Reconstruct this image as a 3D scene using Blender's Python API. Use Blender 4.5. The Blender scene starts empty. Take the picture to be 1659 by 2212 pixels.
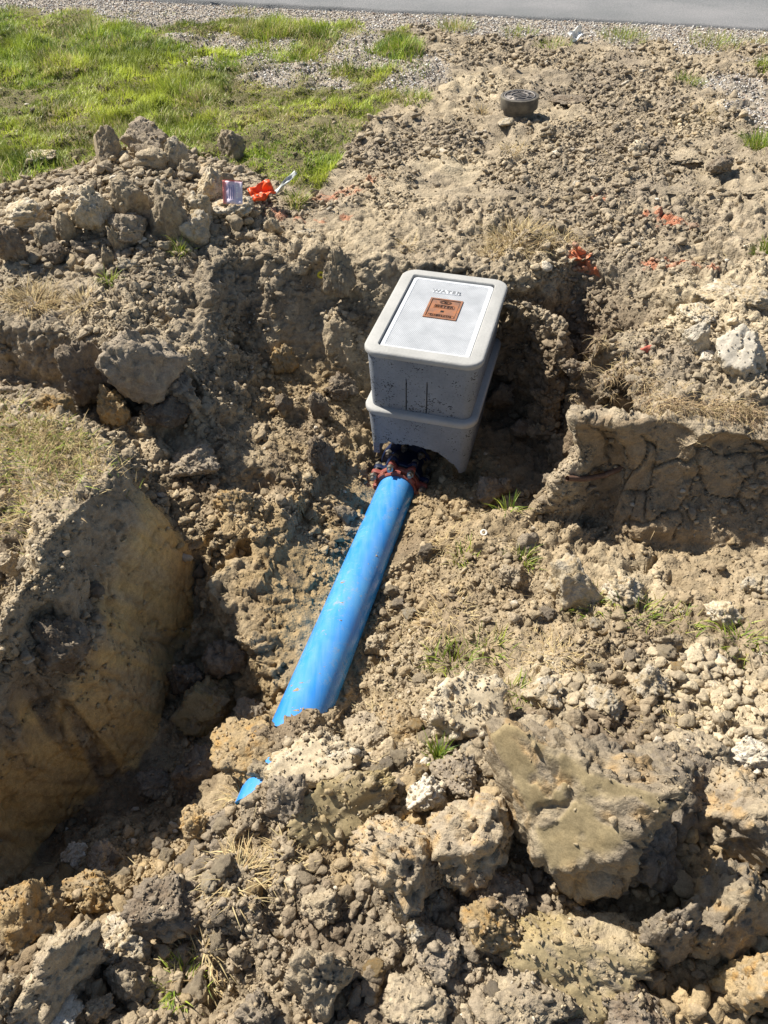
import bpy, bmesh, math, random
import numpy as np
from mathutils import Vector, Matrix
from mathutils.geometry import delaunay_2d_cdt
from mathutils.bvhtree import BVHTree

R = math.radians
random.seed(7)
RNG = np.random.default_rng(11)
SC = bpy.context.scene
COL = SC.collection

# ------------------------------------------------------------------ camera, sky, sun, exposure
CAM_Z = 1.70
PITCH = 43.6                      # degrees below the horizon
LENS = 27.3
cam_d = bpy.data.cameras.new('camera')
cam = bpy.data.objects.new('camera', cam_d)
COL.objects.link(cam)
cam.location = (0, 0, CAM_Z)
cam.rotation_euler = (R(90 - PITCH), 0, 0)
cam_d.sensor_fit = 'VERTICAL'
cam_d.sensor_height = 36
cam_d.lens = LENS
cam_d.clip_start = 0.02
cam_d.clip_end = 2000
SC.camera = cam

SUN_ELEV = 48.0
SUN_DIR = Vector((-0.835, 0.55, 0)).normalized() * math.cos(R(SUN_ELEV)) + Vector((0, 0, math.sin(R(SUN_ELEV))))
w = bpy.data.worlds.new('World'); SC.world = w; w.use_nodes = True
nt = w.node_tree
sky = nt.nodes.new('ShaderNodeTexSky'); sky.sky_type = 'NISHITA'; sky.sun_disc = False
sky.sun_elevation = R(SUN_ELEV)
sky.sun_rotation = math.atan2(SUN_DIR.x, SUN_DIR.y)
bg = nt.nodes['Background']; bg.inputs['Strength'].default_value = 0.06
nt.links.new(sky.outputs[0], bg.inputs['Color'])
sl = bpy.data.lights.new('sun', 'SUN'); sl.energy = 4.8; sl.angle = R(0.53); sl.color = (1.0, 0.95, 0.86)
so = bpy.data.objects.new('sun', sl); COL.objects.link(so)
so.rotation_euler = SUN_DIR.to_track_quat('Z', 'Y').to_euler(); so.location = SUN_DIR * 30
SC.view_settings.view_transform = 'Standard'
SC.view_settings.look = 'None'
SC.view_settings.exposure = 0.72
SC.view_settings.gamma = 1.0
SC.cycles.max_bounces = 6
SC.cycles.caustics_reflective = False
SC.cycles.caustics_refractive = False
SC.cycles.diffuse_bounces = 4

# ------------------------------------------------------------------ small helpers
FD = LENS / 36 * 2212             # focal length for the 1659 x 2212 plan of the picture
CT, ST = math.cos(R(PITCH)), math.sin(R(PITCH))
def ray(px, py):
    dx, dy = px - 829.5, 1106 - py
    return np.array([dx, FD * CT + dy * ST, -FD * ST + dy * CT]) / FD
def at(px, py, z):                # the world point at height z seen in that direction
    d = ray(px, py); t = (z - CAM_Z) / d[2]
    return np.array([d[0] * t, d[1] * t, z])

def tag(o, label=None, cat=None, group=None, kind=None):
    if label: o['label'] = label
    if cat: o['category'] = cat
    if group: o['group'] = group
    if kind: o['kind'] = kind
    return o
def link(name, me, parent=None, mat=None):
    o = bpy.data.objects.new(name, me); COL.objects.link(o)
    if parent: o.parent = parent
    if mat and me is not None and hasattr(me, 'materials') and not me.materials: me.materials.append(mat)
    return o
def empty(name, loc, rz=0):
    o = bpy.data.objects.new(name, None); COL.objects.link(o)
    o.location = loc; o.rotation_euler = (0, 0, rz); o.empty_display_size = .05
    return o
def mesh_np(name, V, faces, mat=None, col=None, smooth=False):
    """faces: list of int arrays (n,k)"""
    me = bpy.data.meshes.new(name)
    V = np.ascontiguousarray(V, dtype=np.float32)
    loops = np.concatenate([f.ravel() for f in faces]).astype(np.int32)
    sizes = np.concatenate([np.full(len(f), f.shape[1], np.int32) for f in faces])
    me.vertices.add(len(V)); me.vertices.foreach_set('co', V.ravel())
    me.loops.add(len(loops)); me.loops.foreach_set('vertex_index', loops)
    me.polygons.add(len(sizes))
    st = np.zeros(len(sizes), np.int32); st[1:] = np.cumsum(sizes)[:-1]
    me.polygons.foreach_set('loop_start', st); me.polygons.foreach_set('loop_total', sizes)
    if smooth: me.polygons.foreach_set('use_smooth', np.ones(len(sizes), bool))
    me.update(calc_edges=True)
    if col is not None: set_col(me, col)
    if mat: me.materials.append(mat)
    return me
def set_col(me, col):
    a = me.attributes.get('col') or me.attributes.new('col', 'FLOAT_COLOR', 'POINT')
    c = np.ones((len(me.vertices), 4), np.float32); c[:, :col.shape[1]] = col
    a.data.foreach_set('color', c.ravel())
def get_V(me):
    V = np.empty(len(me.vertices) * 3, np.float32); me.vertices.foreach_get('co', V); return V.reshape(-1, 3).astype(np.float64)
def get_N(me):
    N = np.empty(len(me.vertices) * 3, np.float32); me.vertex_normals.foreach_get('vector', N); return N.reshape(-1, 3).astype(np.float64)

# ------------------------------------------------------------------ numpy noise
def _h(ix, iy, iz, s=0):
    n = (ix.astype(np.int64) * 374761393 + iy.astype(np.int64) * 668265263 + iz.astype(np.int64) * 2147483647 + s * 974634777) & 0xFFFFFFFF
    n = ((n ^ (n >> 13)) * 1274126177) & 0xFFFFFFFF
    n = ((n ^ (n >> 16)) * 2246822519) & 0xFFFFFFFF
    n = n ^ (n >> 15)
    return (n & 0xFFFFFF) / float(0xFFFFFF)
def vnoise(P, s=0):
    P = np.asarray(P, float)
    i = np.floor(P).astype(np.int64); f = P - i; u = f * f * f * (f * (f * 6 - 15) + 10)
    r = 0
    for a in (0, 1):
        wa = u[:, 0] if a else 1 - u[:, 0]
        for b in (0, 1):
            wb = u[:, 1] if b else 1 - u[:, 1]
            for c in (0, 1):
                wc = u[:, 2] if c else 1 - u[:, 2]
                r = r + wa * wb * wc * _h(i[:, 0] + a, i[:, 1] + b, i[:, 2] + c, s)
    return r * 2 - 1
def fbm(P, oct=4, s=0, gain=.5):
    r = 0; a = 1; t = 0
    P = np.asarray(P, float)
    for k in range(oct):
        r = r + a * vnoise(P, s + k * 17); t += a; a *= gain; P = P * 2.03 + 13.7
    return r / t
def worley(P, s=0):
    """F1, F2 and a random value of the nearest cell"""
    P = np.asarray(P, float)
    i = np.floor(P).astype(np.int64); f = P - i
    F1 = np.full(len(P), 9.); F2 = np.full(len(P), 9.); ID = np.zeros(len(P))
    for a in (-1, 0, 1):
        for b in (-1, 0, 1):
            for c in (-1, 0, 1):
                x, y, z = i[:, 0] + a, i[:, 1] + b, i[:, 2] + c
                d = np.sqrt((a + _h(x, y, z, s + 1) - f[:, 0]) ** 2 + (b + _h(x, y, z, s + 2) - f[:, 1]) ** 2 + (c + _h(x, y, z, s + 3) - f[:, 2]) ** 2)
                m = d < F1
                F2 = np.where(m, F1, np.minimum(F2, d))
                ID = np.where(m, _h(x, y, z, s + 4), ID)
                F1 = np.where(m, d, F1)
    return F1, F2, ID
def facets(P, s=0, crk=.45):
    """broken, angular relief: every cell is a tilted chip, with a crack between neighbours; about -1..1"""
    P = np.asarray(P, float)
    i = np.floor(P).astype(np.int64); f = P - i
    F1 = np.full(len(P), 9.); F2 = np.full(len(P), 9.); val = np.zeros(len(P)); ID = np.zeros(len(P))
    for a in (-1, 0, 1):
        for b in (-1, 0, 1):
            for c in (-1, 0, 1):
                x, y, z = i[:, 0] + a, i[:, 1] + b, i[:, 2] + c
                ox = f[:, 0] - a - _h(x, y, z, s + 1); oy = f[:, 1] - b - _h(x, y, z, s + 2); oz = f[:, 2] - c - _h(x, y, z, s + 3)
                d = np.sqrt(ox * ox + oy * oy + oz * oz)
                m = d < F1
                h4 = _h(x, y, z, s + 4)
                v = (h4 - .5) * 1.3 + 2.0 * ((_h(x, y, z, s + 5) - .5) * ox + (_h(x, y, z, s + 6) - .5) * oy + (_h(x, y, z, s + 7) - .5) * oz) - .5 * d
                F2 = np.where(m, F1, np.minimum(F2, d)); val = np.where(m, v, val); ID = np.where(m, h4, ID); F1 = np.where(m, d, F1)
    return val - crk * (1 - smooth(F2 - F1, 0, .14)), ID
def smooth(x, a, b):
    t = np.clip((x - a) / (b - a), 0, 1); return t * t * (3 - 2 * t)
def mixc(c, d, t):
    return c * (1 - t[:, None]) + np.asarray(d) * t[:, None]

# soil colours (linear albedo)
TAN = np.array((.405, .328, .222)); GREY = np.array((.275, .226, .168)); OCHRE = np.array((.385, .28, .148))
PALE = np.array((.51, .42, .285)); WHITE = np.array((.60, .54, .44)); DARK = np.array((.15, .108, .072)); ORANGE = np.array((.72, .17, .06))
OLIVE = np.array((.33, .255, .125))

# ------------------------------------------------------------------ materials
def new_mat(name):
    m = bpy.data.materials.new(name); m.use_nodes = True
    n = m.node_tree.nodes; b = n['Principled BSDF']
    return m, m.node_tree, b
def N(t, kind, **kw):
    n = t.nodes.new(kind)
    for k, v in kw.items():
        if k in n.inputs: n.inputs[k].default_value = v
        else: setattr(n, k, v)
    return n
def soil_mat(name, scale=1.0, bump=1.0, rough=.95, objrand=False, coords='Object'):
    m, t, b = new_mat(name)
    L = t.links.new
    a = N(t, 'ShaderNodeAttribute', attribute_name='col')
    tc = N(t, 'ShaderNodeTexCoord')
    co = tc.outputs[coords]
    n1 = N(t, 'ShaderNodeTexNoise', Scale=46 * scale, Detail=6.0, Roughness=.65); L(co, n1.inputs['Vector'])
    n2 = N(t, 'ShaderNodeTexNoise', Scale=260 * scale, Detail=4.0, Roughness=.7); L(co, n2.inputs['Vector'])
    n3 = N(t, 'ShaderNodeTexVoronoi', Scale=95 * scale); L(co, n3.inputs['Vector'])
    r1 = N(t, 'ShaderNodeMapRange'); r1.inputs['From Min'].default_value = .3; r1.inputs['From Max'].default_value = .7
    r1.inputs['To Min'].default_value = .74; r1.inputs['To Max'].default_value = 1.22; L(n1.outputs['Fac'], r1.inputs['Value'])
    r2 = N(t, 'ShaderNodeMapRange'); r2.inputs['From Min'].default_value = .3; r2.inputs['From Max'].default_value = .7
    r2.inputs['To Min'].default_value = .8; r2.inputs['To Max'].default_value = 1.2; L(n2.outputs['Fac'], r2.inputs['Value'])
    mu = N(t, 'ShaderNodeMath', operation='MULTIPLY'); L(r1.outputs[0], mu.inputs[0]); L(r2.outputs[0], mu.inputs[1])
    last = mu.outputs[0]
    if objrand:
        oi = N(t, 'ShaderNodeObjectInfo')
        r3 = N(t, 'ShaderNodeMapRange'); r3.inputs['To Min'].default_value = .8; r3.inputs['To Max'].default_value = 1.2
        L(oi.outputs['Random'], r3.inputs['Value'])
        m3 = N(t, 'ShaderNodeMath', operation='MULTIPLY'); L(last, m3.inputs[0]); L(r3.outputs[0], m3.inputs[1]); last = m3.outputs[0]
    vm = N(t, 'ShaderNodeVectorMath', operation='SCALE'); L(a.outputs['Color'], vm.inputs[0]); L(last, vm.inputs['Scale'])
    L(vm.outputs[0], b.inputs['Base Color'])
    b.inputs['Roughness'].default_value = rough
    b.inputs['Specular IOR Level'].default_value = .15
    ad = N(t, 'ShaderNodeMath', operation='MULTIPLY_ADD'); L(n2.outputs['Fac'], ad.inputs[0]); ad.inputs[1].default_value = .35; L(n1.outputs['Fac'], ad.inputs[2])
    ad2 = N(t, 'ShaderNodeMath', operation='MULTIPLY_ADD'); L(n3.outputs['Distance'], ad2.inputs[0]); ad2.inputs[1].default_value = -.35; L(ad.outputs[0], ad2.inputs[2])
    bp = N(t, 'ShaderNodeBump', Strength=.75 * bump, Distance=.014 / scale); L(ad2.outputs[0], bp.inputs['Height'])
    ms = N(t, 'ShaderNodeMath', operation='MULTIPLY'); L(a.outputs['Alpha'], ms.inputs[0]); ms.inputs[1].default_value = .75 * bump; L(ms.outputs[0], bp.inputs['Strength'])
    L(bp.outputs[0], b.inputs['Normal'])
    return m
M_SOIL = soil_mat('soil')
M_CLOD = soil_mat('clod_soil', objrand=True)
M_RUBBLE = soil_mat('rubble_soil', bump=.8)
def col_mat(name, rough=.7, spec=.3, trans=0.0, vary=.0):
    m, t, b = new_mat(name)
    a = N(t, 'ShaderNodeAttribute', attribute_name='col')
    t.links.new(a.outputs['Color'], b.inputs['Base Color'])
    b.inputs['Roughness'].default_value = rough; b.inputs['Specular IOR Level'].default_value = spec
    if trans:
        tr = N(t, 'ShaderNodeBsdfTranslucent'); t.links.new(a.outputs['Color'], tr.inputs['Color'])
        mx = N(t, 'ShaderNodeMixShader'); mx.inputs[0].default_value = trans
        out = t.nodes['Material Output']
        t.links.new(b.outputs[0], mx.inputs[1]); t.links.new(tr.outputs[0], mx.inputs[2]); t.links.new(mx.outputs[0], out.inputs['Surface'])
    return m
M_GRASS = col_mat('grass_blade', rough=.5, spec=.35, trans=.35)
M_STRAW = col_mat('dry_stem', rough=.8, spec=.2, trans=.15)
# ------------------------------------------------------------------ terrain: breaklines of the dig (x, y of the plan picture + height), joined into a surface
BL = [  # polylines
 # rear edge of the pit, and the foot of its wall
 [(380,585,-.05),(470,572,-.03),(540,535,0),(620,560,-.04),(700,535,0),(770,560,-.03),(840,545,0),(900,565,0),(1000,575,0),(1100,602,0),(1160,632,0),(1218,668,0),(1266,708,0),(1335,735,0),(1352,780,-.02),(1300,800,-.14),(1262,830,-.10),(1246,865,-.03),(1236,915,.0),(1290,890,0),(1360,912,0),(1430,895,0),(1500,925,-.01),(1580,915,-.01),(1659,945,-.04),(1900,960,0)],
 [(520,760,-.40),(600,812,-.51),(690,848,-.57),(785,866,-.6),(870,860,-.6),(960,835,-.6),(1040,828,-.6),(1110,838,-.58),(1160,842,-.56),(1190,845,-.54),(1196,880,-.56),(1205,940,-.6),(1217,1000,-.6),(1230,1060,-.58),(1249,1128,-.48),(1330,1165,-.47),(1450,1180,-.46),(1659,1185,-.42),(1950,1195,-.40)],
 # rear edge of the lower bench in front
 [(925,1158,-.50),(1000,1132,-.47),(1100,1112,-.45),(1200,1108,-.44)],
 [(930,1120,-.64),(1000,1092,-.62),(1100,1082,-.61),(1210,1078,-.60)],
 # left block: top edge along the trench, foot of the cut face
 [(-500,700,-.03),(-250,800,-.03),(0,862,-.03),(130,905,-.03),(215,952,-.03),(245,1042,-.03),(178,1110,-.01),(105,1190,0),(55,1255,0),(-15,1330,0),(-130,1440,0),(-380,1700,0)],
 [(-420,660,-.22),(-200,745,-.25),(60,838,-.28),(180,885,-.30),(270,935,-.33),(318,1010,-.36),(350,1090,-.42),(400,1170,-.50),(432,1235,-.66),(425,1300,-.76),(388,1440,-.83),(335,1560,-.86),(280,1650,-.87),(155,1745,-.90),(0,1815,-.92),(-200,1900,-.92)],
 # cliff of broken ground left of the pit
 [(-400,600,-.05),(0,700,-.05),(120,722,-.05),(220,762,-.08),(330,805,-.10),(430,852,-.18)],
 [(20,795,-.28),(130,835,-.30),(240,872,-.32),(330,893,-.33),(420,905,-.34)],
 # soil beside the pipe on the left, and its edge over the deep trench
 [(435,1255,-.50),(480,1330,-.52),(540,1420,-.55),(600,1470,-.575),(640,1482,-.59)],
 [(450,1330,-.76),(482,1402,-.80),(525,1490,-.78),(582,1548,-.76)],
 # clay step below the slope
 [(590,1020,-.44),(640,1050,-.45),(690,1090,-.47),(708,1125,-.50)],
 [(585,1050,-.52),(640,1085,-.56),(690,1125,-.60),(705,1150,-.60)],
]
PT = [
 (450,700,-.15),(500,815,-.32),(600,900,-.50),(560,1000,-.42),(680,950,-.52),(750,900,-.60),(700,1060,-.55),(760,1050,-.63),(450,620,-.07),(300,650,-.03),(200,640,-.02),(400,760,-.14),(500,920,-.38),(470,880,-.27),
 (330,900,-.33),(420,960,-.38),(450,1040,-.40),(380,1010,-.38),(780,900,-.63),(780,1000,-.66),(1060,1010,-.63),(1120,900,-.63),(1150,980,-.61),(1130,1050,-.62),(900,900,-.62),(950,950,-.62),(900,980,-.7),(860,1000,-.78),(940,1040,-.72),
 (1300,1235,-.45),(1500,1245,-.43),(1659,1255,-.39),(1100,1300,-.45),(960,1290,-.50),(1659,1350,-.38),(1300,1450,-.40),(1000,1450,-.45),(1659,1550,-.34),(1400,1550,-.35),(1200,1560,-.35),(1100,1200,-.46),(2000,1400,-.35),
 (925,1200,-.60),(880,1310,-.60),(810,1480,-.57),(775,1580,-.52),(795,1090,-.69),(772,1150,-.62),(740,1220,-.59),(692,1330,-.56),(648,1430,-.56),(590,1530,-.72),
 (478,1480,-.80),(500,1580,-.85),(400,1600,-.88),(340,1640,-.88),(480,1690,-.85),(260,1720,-.90),(100,1810,-.90),(350,1760,-.82),(120,1880,-.76),(0,1930,-.70),(-200,2000,-.6),
 (560,1150,-.45),(650,1180,-.51),(690,1240,-.55),(600,1350,-.53),(500,1100,-.41),(450,1150,-.43),
 (100,420,.10),(250,370,.12),(350,380,.15),(480,390,.11),(200,480,.07),(50,500,.06),(300,470,.09),(430,480,.04),(0,400,.04),(560,400,.02),(600,460,0),(250,310,.02),(450,320,.02),(100,350,.02),(0,560,.0),(150,560,.0),(300,550,-.01),(-200,450,.04),
 (600,1665,-.36),(715,1640,-.36),(900,1510,-.43),(1000,1570,-.35),(700,1750,-.30),(850,1800,-.25),(1000,1700,-.30),(1200,1680,-.24),(1400,1700,-.24),(1659,1700,-.28),(1500,1850,-.17),(1250,1900,-.22),(1000,1950,-.22),(750,1950,-.28),(590,1800,-.31),(545,1700,-.42),(560,1740,-.33),(500,1728,-.50),(496,1775,-.42),(488,1800,-.40),(520,1665,-.50),(475,1650,-.60),(550,1790,-.35),(520,1860,-.38),(480,1900,-.42),(420,1790,-.68),(560,1950,-.32),(620,2100,-.32),(800,2150,-.28),(1100,2100,-.27),(1400,2100,-.27),(1659,2100,-.20),(300,1900,-.62),(380,2000,-.48),(200,1880,-.68),(250,2050,-.42),(100,2000,-.42),(0,2020,-.45),(100,2180,-.35),(300,2180,-.38),(450,2120,-.38),
 (-300,2300,-.35),(300,2450,-.30),(830,2450,-.27),(1400,2450,-.25),(2000,2300,-.20),(2000,1800,-.25),
 (1400,700,.02),(1659,640,.10),(1560,640,.07),(1500,760,.03),(1659,780,.06),(1300,540,.02),(1000,480,.02),(700,440,.01),(1100,300,.02),(1400,350,.04),(1659,450,.05),(900,250,.02),(1500,200,.06),(1200,120,.05),(600,200,.02),(300,150,.02),(0,200,.0),(1659,200,.06),(0,60,.06),(500,60,.06),(1000,70,.08),(1659,110,.08),
]
PIPE_DIR = np.array([.243, 1.0]); PIPE_R = .086
def pipe_axis(y):
    y = np.asarray(y, float)
    return np.stack([.0186 + .245 * (y - 2.52), y, -.687 + (2.52 - y) * .145], -1)
WPT = [(-9,4.5,.0),(9,4.5,.05),(-9,9,.05),(9,7,.085),(-60,30,.09),(60,30,.09),(-60,-30,-.1),(60,-30,-.1),(-60,60,.09),(60,60,.09),(4,0,-.2),(4,2.1,-.34),(4,2.4,0),(-4,0,0),(-4,2,0),(4,-2,-.2),(-4,-2,-.1),(0,-2,-.2),(0,-.2,-.26),(1.2,0,-.24),(-1.0,.1,-.3),(-2.2,.2,-.1),(2.4,.3,-.25),(0,12,.09),(-8,12,.09),(8,12,.09)]
for yy in (1.55, 1.8, 2.05, 2.3, 2.5, 2.65):
    a = pipe_axis(yy); WPT.append((a[0], a[1], a[2] - .02))
for yy in (.70, .80, .90, .98):
    a = pipe_axis(yy); WPT += [(a[0], a[1], a[2] + .15), (a[0] - .10, a[1], a[2] + .09), (a[0] + .1, a[1], a[2] + .16)]
for yy in (1.06, 1.16):
    a = pipe_axis(yy); WPT += [(a[0] + .01, a[1], a[2] + .13), (a[0] - .09, a[1], a[2] + (.0 if yy < 1.1 else .08))]
for yy in (1.22, 1.285):
    a = pipe_axis(yy); WPT += [(a[0], a[1], a[2] + .14), (a[0] - .12, a[1], a[2] + .10)]
WPT += [(.15,3.0,-.62),(.35,3.2,-.62),(.3,2.8,-.62)]

def build_tin():
    vs, es = [], []
    for pl in BL:
        st = len(vs)
        for p in pl: vs.append(tuple(at(*p)))
        es += [(st + k, st + k + 1) for k in range(len(pl) - 1)]
    vs += [tuple(at(*p)) for p in PT] + WPT
    v2 = [Vector((v[0], v[1])) for v in vs]
    ov, oe, of, ovo, oeo, ofo = delaunay_2d_cdt(v2, es, [], 0, 1e-5, True)
    z = []
    src = np.array(vs)
    for k, v in enumerate(ov):
        if ovo[k]: z.append(src[ovo[k][0], 2])
        else:
            d = (src[:, 0] - v[0]) ** 2 + (src[:, 1] - v[1]) ** 2; z.append(src[np.argmin(d), 2])
    V = np.array([(v[0], v[1], zz) for v, zz in zip(ov, z)])
    return V, np.array([f[:3] for f in of])
TV, TF = build_tin()
class Grid:
    def __init__(s, x0, x1, y0, y1, h, blur):
        s.x0, s.y0, s.h = x0, y0, h
        xs = np.arange(x0, x1 + h / 2, h); ys = np.arange(y0, y1 + h / 2, h)
        s.nx, s.ny = len(xs), len(ys)
        Z = np.zeros((s.ny, s.nx))
        for f in TF:
            A, B, C = TV[f[0]], TV[f[1]], TV[f[2]]
            i0 = max(0, int((min(A[0], B[0], C[0]) - x0) / h)); i1 = min(s.nx - 1, int((max(A[0], B[0], C[0]) - x0) / h) + 1)
            j0 = max(0, int((min(A[1], B[1], C[1]) - y0) / h)); j1 = min(s.ny - 1, int((max(A[1], B[1], C[1]) - y0) / h) + 1)
            if i1 < i0 or j1 < j0: continue
            X, Y = np.meshgrid(xs[i0:i1 + 1], ys[j0:j1 + 1])
            d = (B[1] - C[1]) * (A[0] - C[0]) + (C[0] - B[0]) * (A[1] - C[1])
            if abs(d) < 1e-12: continue
            a = ((B[1] - C[1]) * (X - C[0]) + (C[0] - B[0]) * (Y - C[1])) / d
            b = ((C[1] - A[1]) * (X - C[0]) + (A[0] - C[0]) * (Y - C[1])) / d
            c = 1 - a - b
            m = (a >= -1e-6) & (b >= -1e-6) & (c >= -1e-6)
            sub = Z[j0:j1 + 1, i0:i1 + 1]; sub[m] = (a * A[2] + b * B[2] + c * C[2])[m]
        for _ in range(blur):
            P = np.pad(Z, 1, mode='edge'); Z = (P[:-2, 1:-1] + P[2:, 1:-1] + 2 * P[1:-1, 1:-1] + P[1:-1, :-2] + P[1:-1, 2:]) / 6
        s.Z = Z
    def __call__(s, x, y):
        u = np.clip((x - s.x0) / s.h, 0, s.nx - 1.001); v = np.clip((y - s.y0) / s.h, 0, s.ny - 1.001)
        i = u.astype(int); j = v.astype(int); fu = u - i; fv = v - j; Z = s.Z
        return (Z[j, i] * (1 - fu) + Z[j, i + 1] * fu) * (1 - fv) + (Z[j + 1, i] * (1 - fu) + Z[j + 1, i + 1] * fu) * fv
NX0, NX1, NY0, NY1 = -2.1, 2.1, .15, 4.3
GN = Grid(NX0 - .1, NX1 + .1, NY0 - .1, NY1 + .1, .012, 1)
GF = Grid(-14, 14, -4, 16, .08, 1)
def H0(x, y):
    x = np.asarray(x, float); y = np.asarray(y, float)
    inn = (x > NX0 - .05) & (x < NX1 + .05) & (y > NY0 - .05) & (y < NY1 + .05)
    return np.where(inn, GN(x, y), GF(x, y))
def H(x, y):
    """smooth terrain with wandering edges, before the crumbs"""
    x = np.asarray(x, float); y = np.asarray(y, float)
    P = np.stack([x, y, np.zeros_like(x)], -1).reshape(-1, 3)
    k = (smooth(P[:, 0], NX0, NX0 + .3) * smooth(-P[:, 0], -NX1, -NX1 + .3) * smooth(P[:, 1], NY0, NY0 + .2) * smooth(-P[:, 1], -NY1, -NY1 + .4))
    wx = .05 * fbm(P * 4.5, 3, 5) + .014 * fbm(P * 17, 2, 9); wy = .05 * fbm(P * 4.5, 3, 55) + .014 * fbm(P * 17, 2, 19)
    z = H0(P[:, 0] + wx * k, P[:, 1] + wy * k)
    z = z + .03 * fbm(P * 2.2, 3, 31) * smooth(8.0 - P[:, 1], 0, 2.5)
    # a hollow for the pipe
    return z.reshape(x.shape)

# --- near ground: a solid cut from the height field, re-meshed so that walls get as many faces as floors
def near_mesh():
    h = .011
    xs = np.arange(NX0, NX1 + h / 2, h); ys = np.arange(NY0, NY1 + h / 2, h)
    X, Y = np.meshgrid(xs, ys); Z = H(X, Y)
    n, m = len(ys), len(xs)
    V = np.stack([X, Y, Z], -1).reshape(-1, 3); Vb = V.copy(); Vb[:, 2] = -1.5
    idx = np.arange(n * m).reshape(n, m)
    q = np.stack([idx[:-1, :-1], idx[:-1, 1:], idx[1:, 1:], idx[1:, :-1]], -1).reshape(-1, 4)
    ring = np.concatenate([idx[0, :], idx[1:, -1], idx[-1, -2::-1], idx[-2:0:-1, 0]])
    nx = np.roll(ring, -1); o = n * m
    side = np.stack([ring, ring + o, nx + o, nx], -1)
    me = mesh_np('tmp', np.concatenate([V, Vb]), [q, q[:, ::-1] + o, side])
    ob = link('tmp', me)
    md = ob.modifiers.new('r', 'REMESH'); md.mode = 'VOXEL'; md.voxel_size = .0085; md.use_smooth_shade = True
    dg = bpy.context.evaluated_depsgraph_get()
    me2 = bpy.data.meshes.new_from_object(ob.evaluated_get(dg))
    bpy.data.objects.remove(ob)
    bm = bmesh.new(); bm.from_mesh(me2)
    e = .012
    dead = [v for v in bm.verts if v.co.z < -1.2 or v.co.x < NX0 + e or v.co.x > NX1 - e or v.co.y < NY0 + e or v.co.y > NY1 - e]
    bmesh.ops.delete(bm, geom=dead, context='VERTS')
    bm.to_mesh(me2); bm.free()
    me2.polygons.foreach_set('use_smooth', np.ones(len(me2.polygons), bool))
    return me2

# --- painted marks and stains that lie on the soil: (px, py, z, radius m, kind)
PAINT = [(750,415,0,.10),(800,402,0,.08),(700,428,0,.09),(600,458,0,.07),(650,462,0,.05),(690,470,0,.05),(745,468,0,.04),(1305,435,.02,.09),(1420,470,.03,.10),(1460,480,.03,.10),(1500,492,.03,.05),
         (1250,550,0,.065),(1270,565,0,.07),(1290,600,0,.035),(1230,535,0,.035),(1360,605,.02,.025),(1405,578,.02,.055),(1440,582,.02,.05),(1470,584,.02,.045),(1500,590,.02,.04),(1535,604,.02,.045)]
PAINT_W = [(*at(a, b, c)[:2], r) for a, b, c, r in PAINT]
PALES = [(1600,640,.08,.30),(1560,680,.05,.22),(1659,600,.08,.25),(1500,690,.03,.18),(1600,1480,-.36,.22),(1650,1560,-.34,.25),(1480,1450,-.38,.16),(1200,1490,-.4,.16),(1380,1230,-.4,.14),(980,350,.02,.25),(1030,180,.04,.3),(1500,640,.04,.12),(830,1790,-.26,.12)]
PALES_W = [(*at(a, b, c)[:2], r) for a, b, c, r in PALES]
OCHRES = [(690,1210,-.53,.14),(560,1160,-.45,.2),(640,1290,-.52,.16),(690,1110,-.55,.1),(1540,2080,-.2,.3),(1640,1900,-.2,.3),(1000,1780,-.28,.2),(760,1760,-.28,.16)]
OCHRES_W = [(*at(a, b, c)[:2], r) for a, b, c, r in OCHRES]
GREENISH = []
def soil_colour(P, nz=None):
    """albedo of the soil from where it lies: dry crust on top, darker topsoil, ochre clay lower down, paint marks"""
    x, y, z = P[:, 0], P[:, 1], P[:, 2]
    n1 = fbm(P * 2.6, 4, 101); n2 = fbm(P * 11, 3, 111); n3 = vnoise(P * 45, 121)
    c = np.tile(TAN, (len(P), 1))
    c = mixc(c, GREY, np.clip(.38 + .9 * n1 + .35 * n2, 0, 1))
    c = mixc(c, PALE, np.clip((n2 * .7 + n3 * .5 - .10) * 1.3, 0, .7))
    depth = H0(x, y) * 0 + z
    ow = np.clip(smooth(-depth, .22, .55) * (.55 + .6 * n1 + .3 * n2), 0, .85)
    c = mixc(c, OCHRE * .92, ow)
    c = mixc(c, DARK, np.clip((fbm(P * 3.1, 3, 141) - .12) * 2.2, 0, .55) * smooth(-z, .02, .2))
    # shade in the right end of the pit, painted into the soil colour
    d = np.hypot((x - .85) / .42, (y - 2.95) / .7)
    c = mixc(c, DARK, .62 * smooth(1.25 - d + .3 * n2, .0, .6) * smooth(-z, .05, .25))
    for (bx, by, r) in PALES_W:
        d = np.hypot(x - bx, y - by) / r
        c = mixc(c, PALE, .75 * smooth(1.1 - d + .5 * n2 + .2 * n3, 0, .5))
    for (bx, by, r) in OCHRES_W:
        d = np.hypot(x - bx, y - by) / r
        c = mixc(c, OCHRE, .7 * smooth(1.1 - d + .5 * n2 + .2 * n3, 0, .5))
    pn = fbm(P * 38, 2, 131)
    for k_, (bx, by, r) in enumerate(PAINT_W):
        st_ = .68 if k_ in (11, 12, 13) else (.36 if k_ < 7 else .45)
        d = np.hypot(x - bx, y - by) / r
        c = mixc(c, ORANGE, st_ * smooth(.65 - d + .95 * pn + .3 * n2, 0, .4) * (z > -.07))
    return c

me_ground = near_mesh()
V = get_V(me_ground); Nn = get_N(me_ground)
edge = smooth(V[:, 0], NX0 + .01, NX0 + .08) * smooth(-V[:, 0], -NX1 + .01, -NX1 + .08) * smooth(V[:, 1], NY0 + .01, NY0 + .08) * smooth(-V[:, 1], -NY1 + .01, -NY1 + .08)
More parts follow.
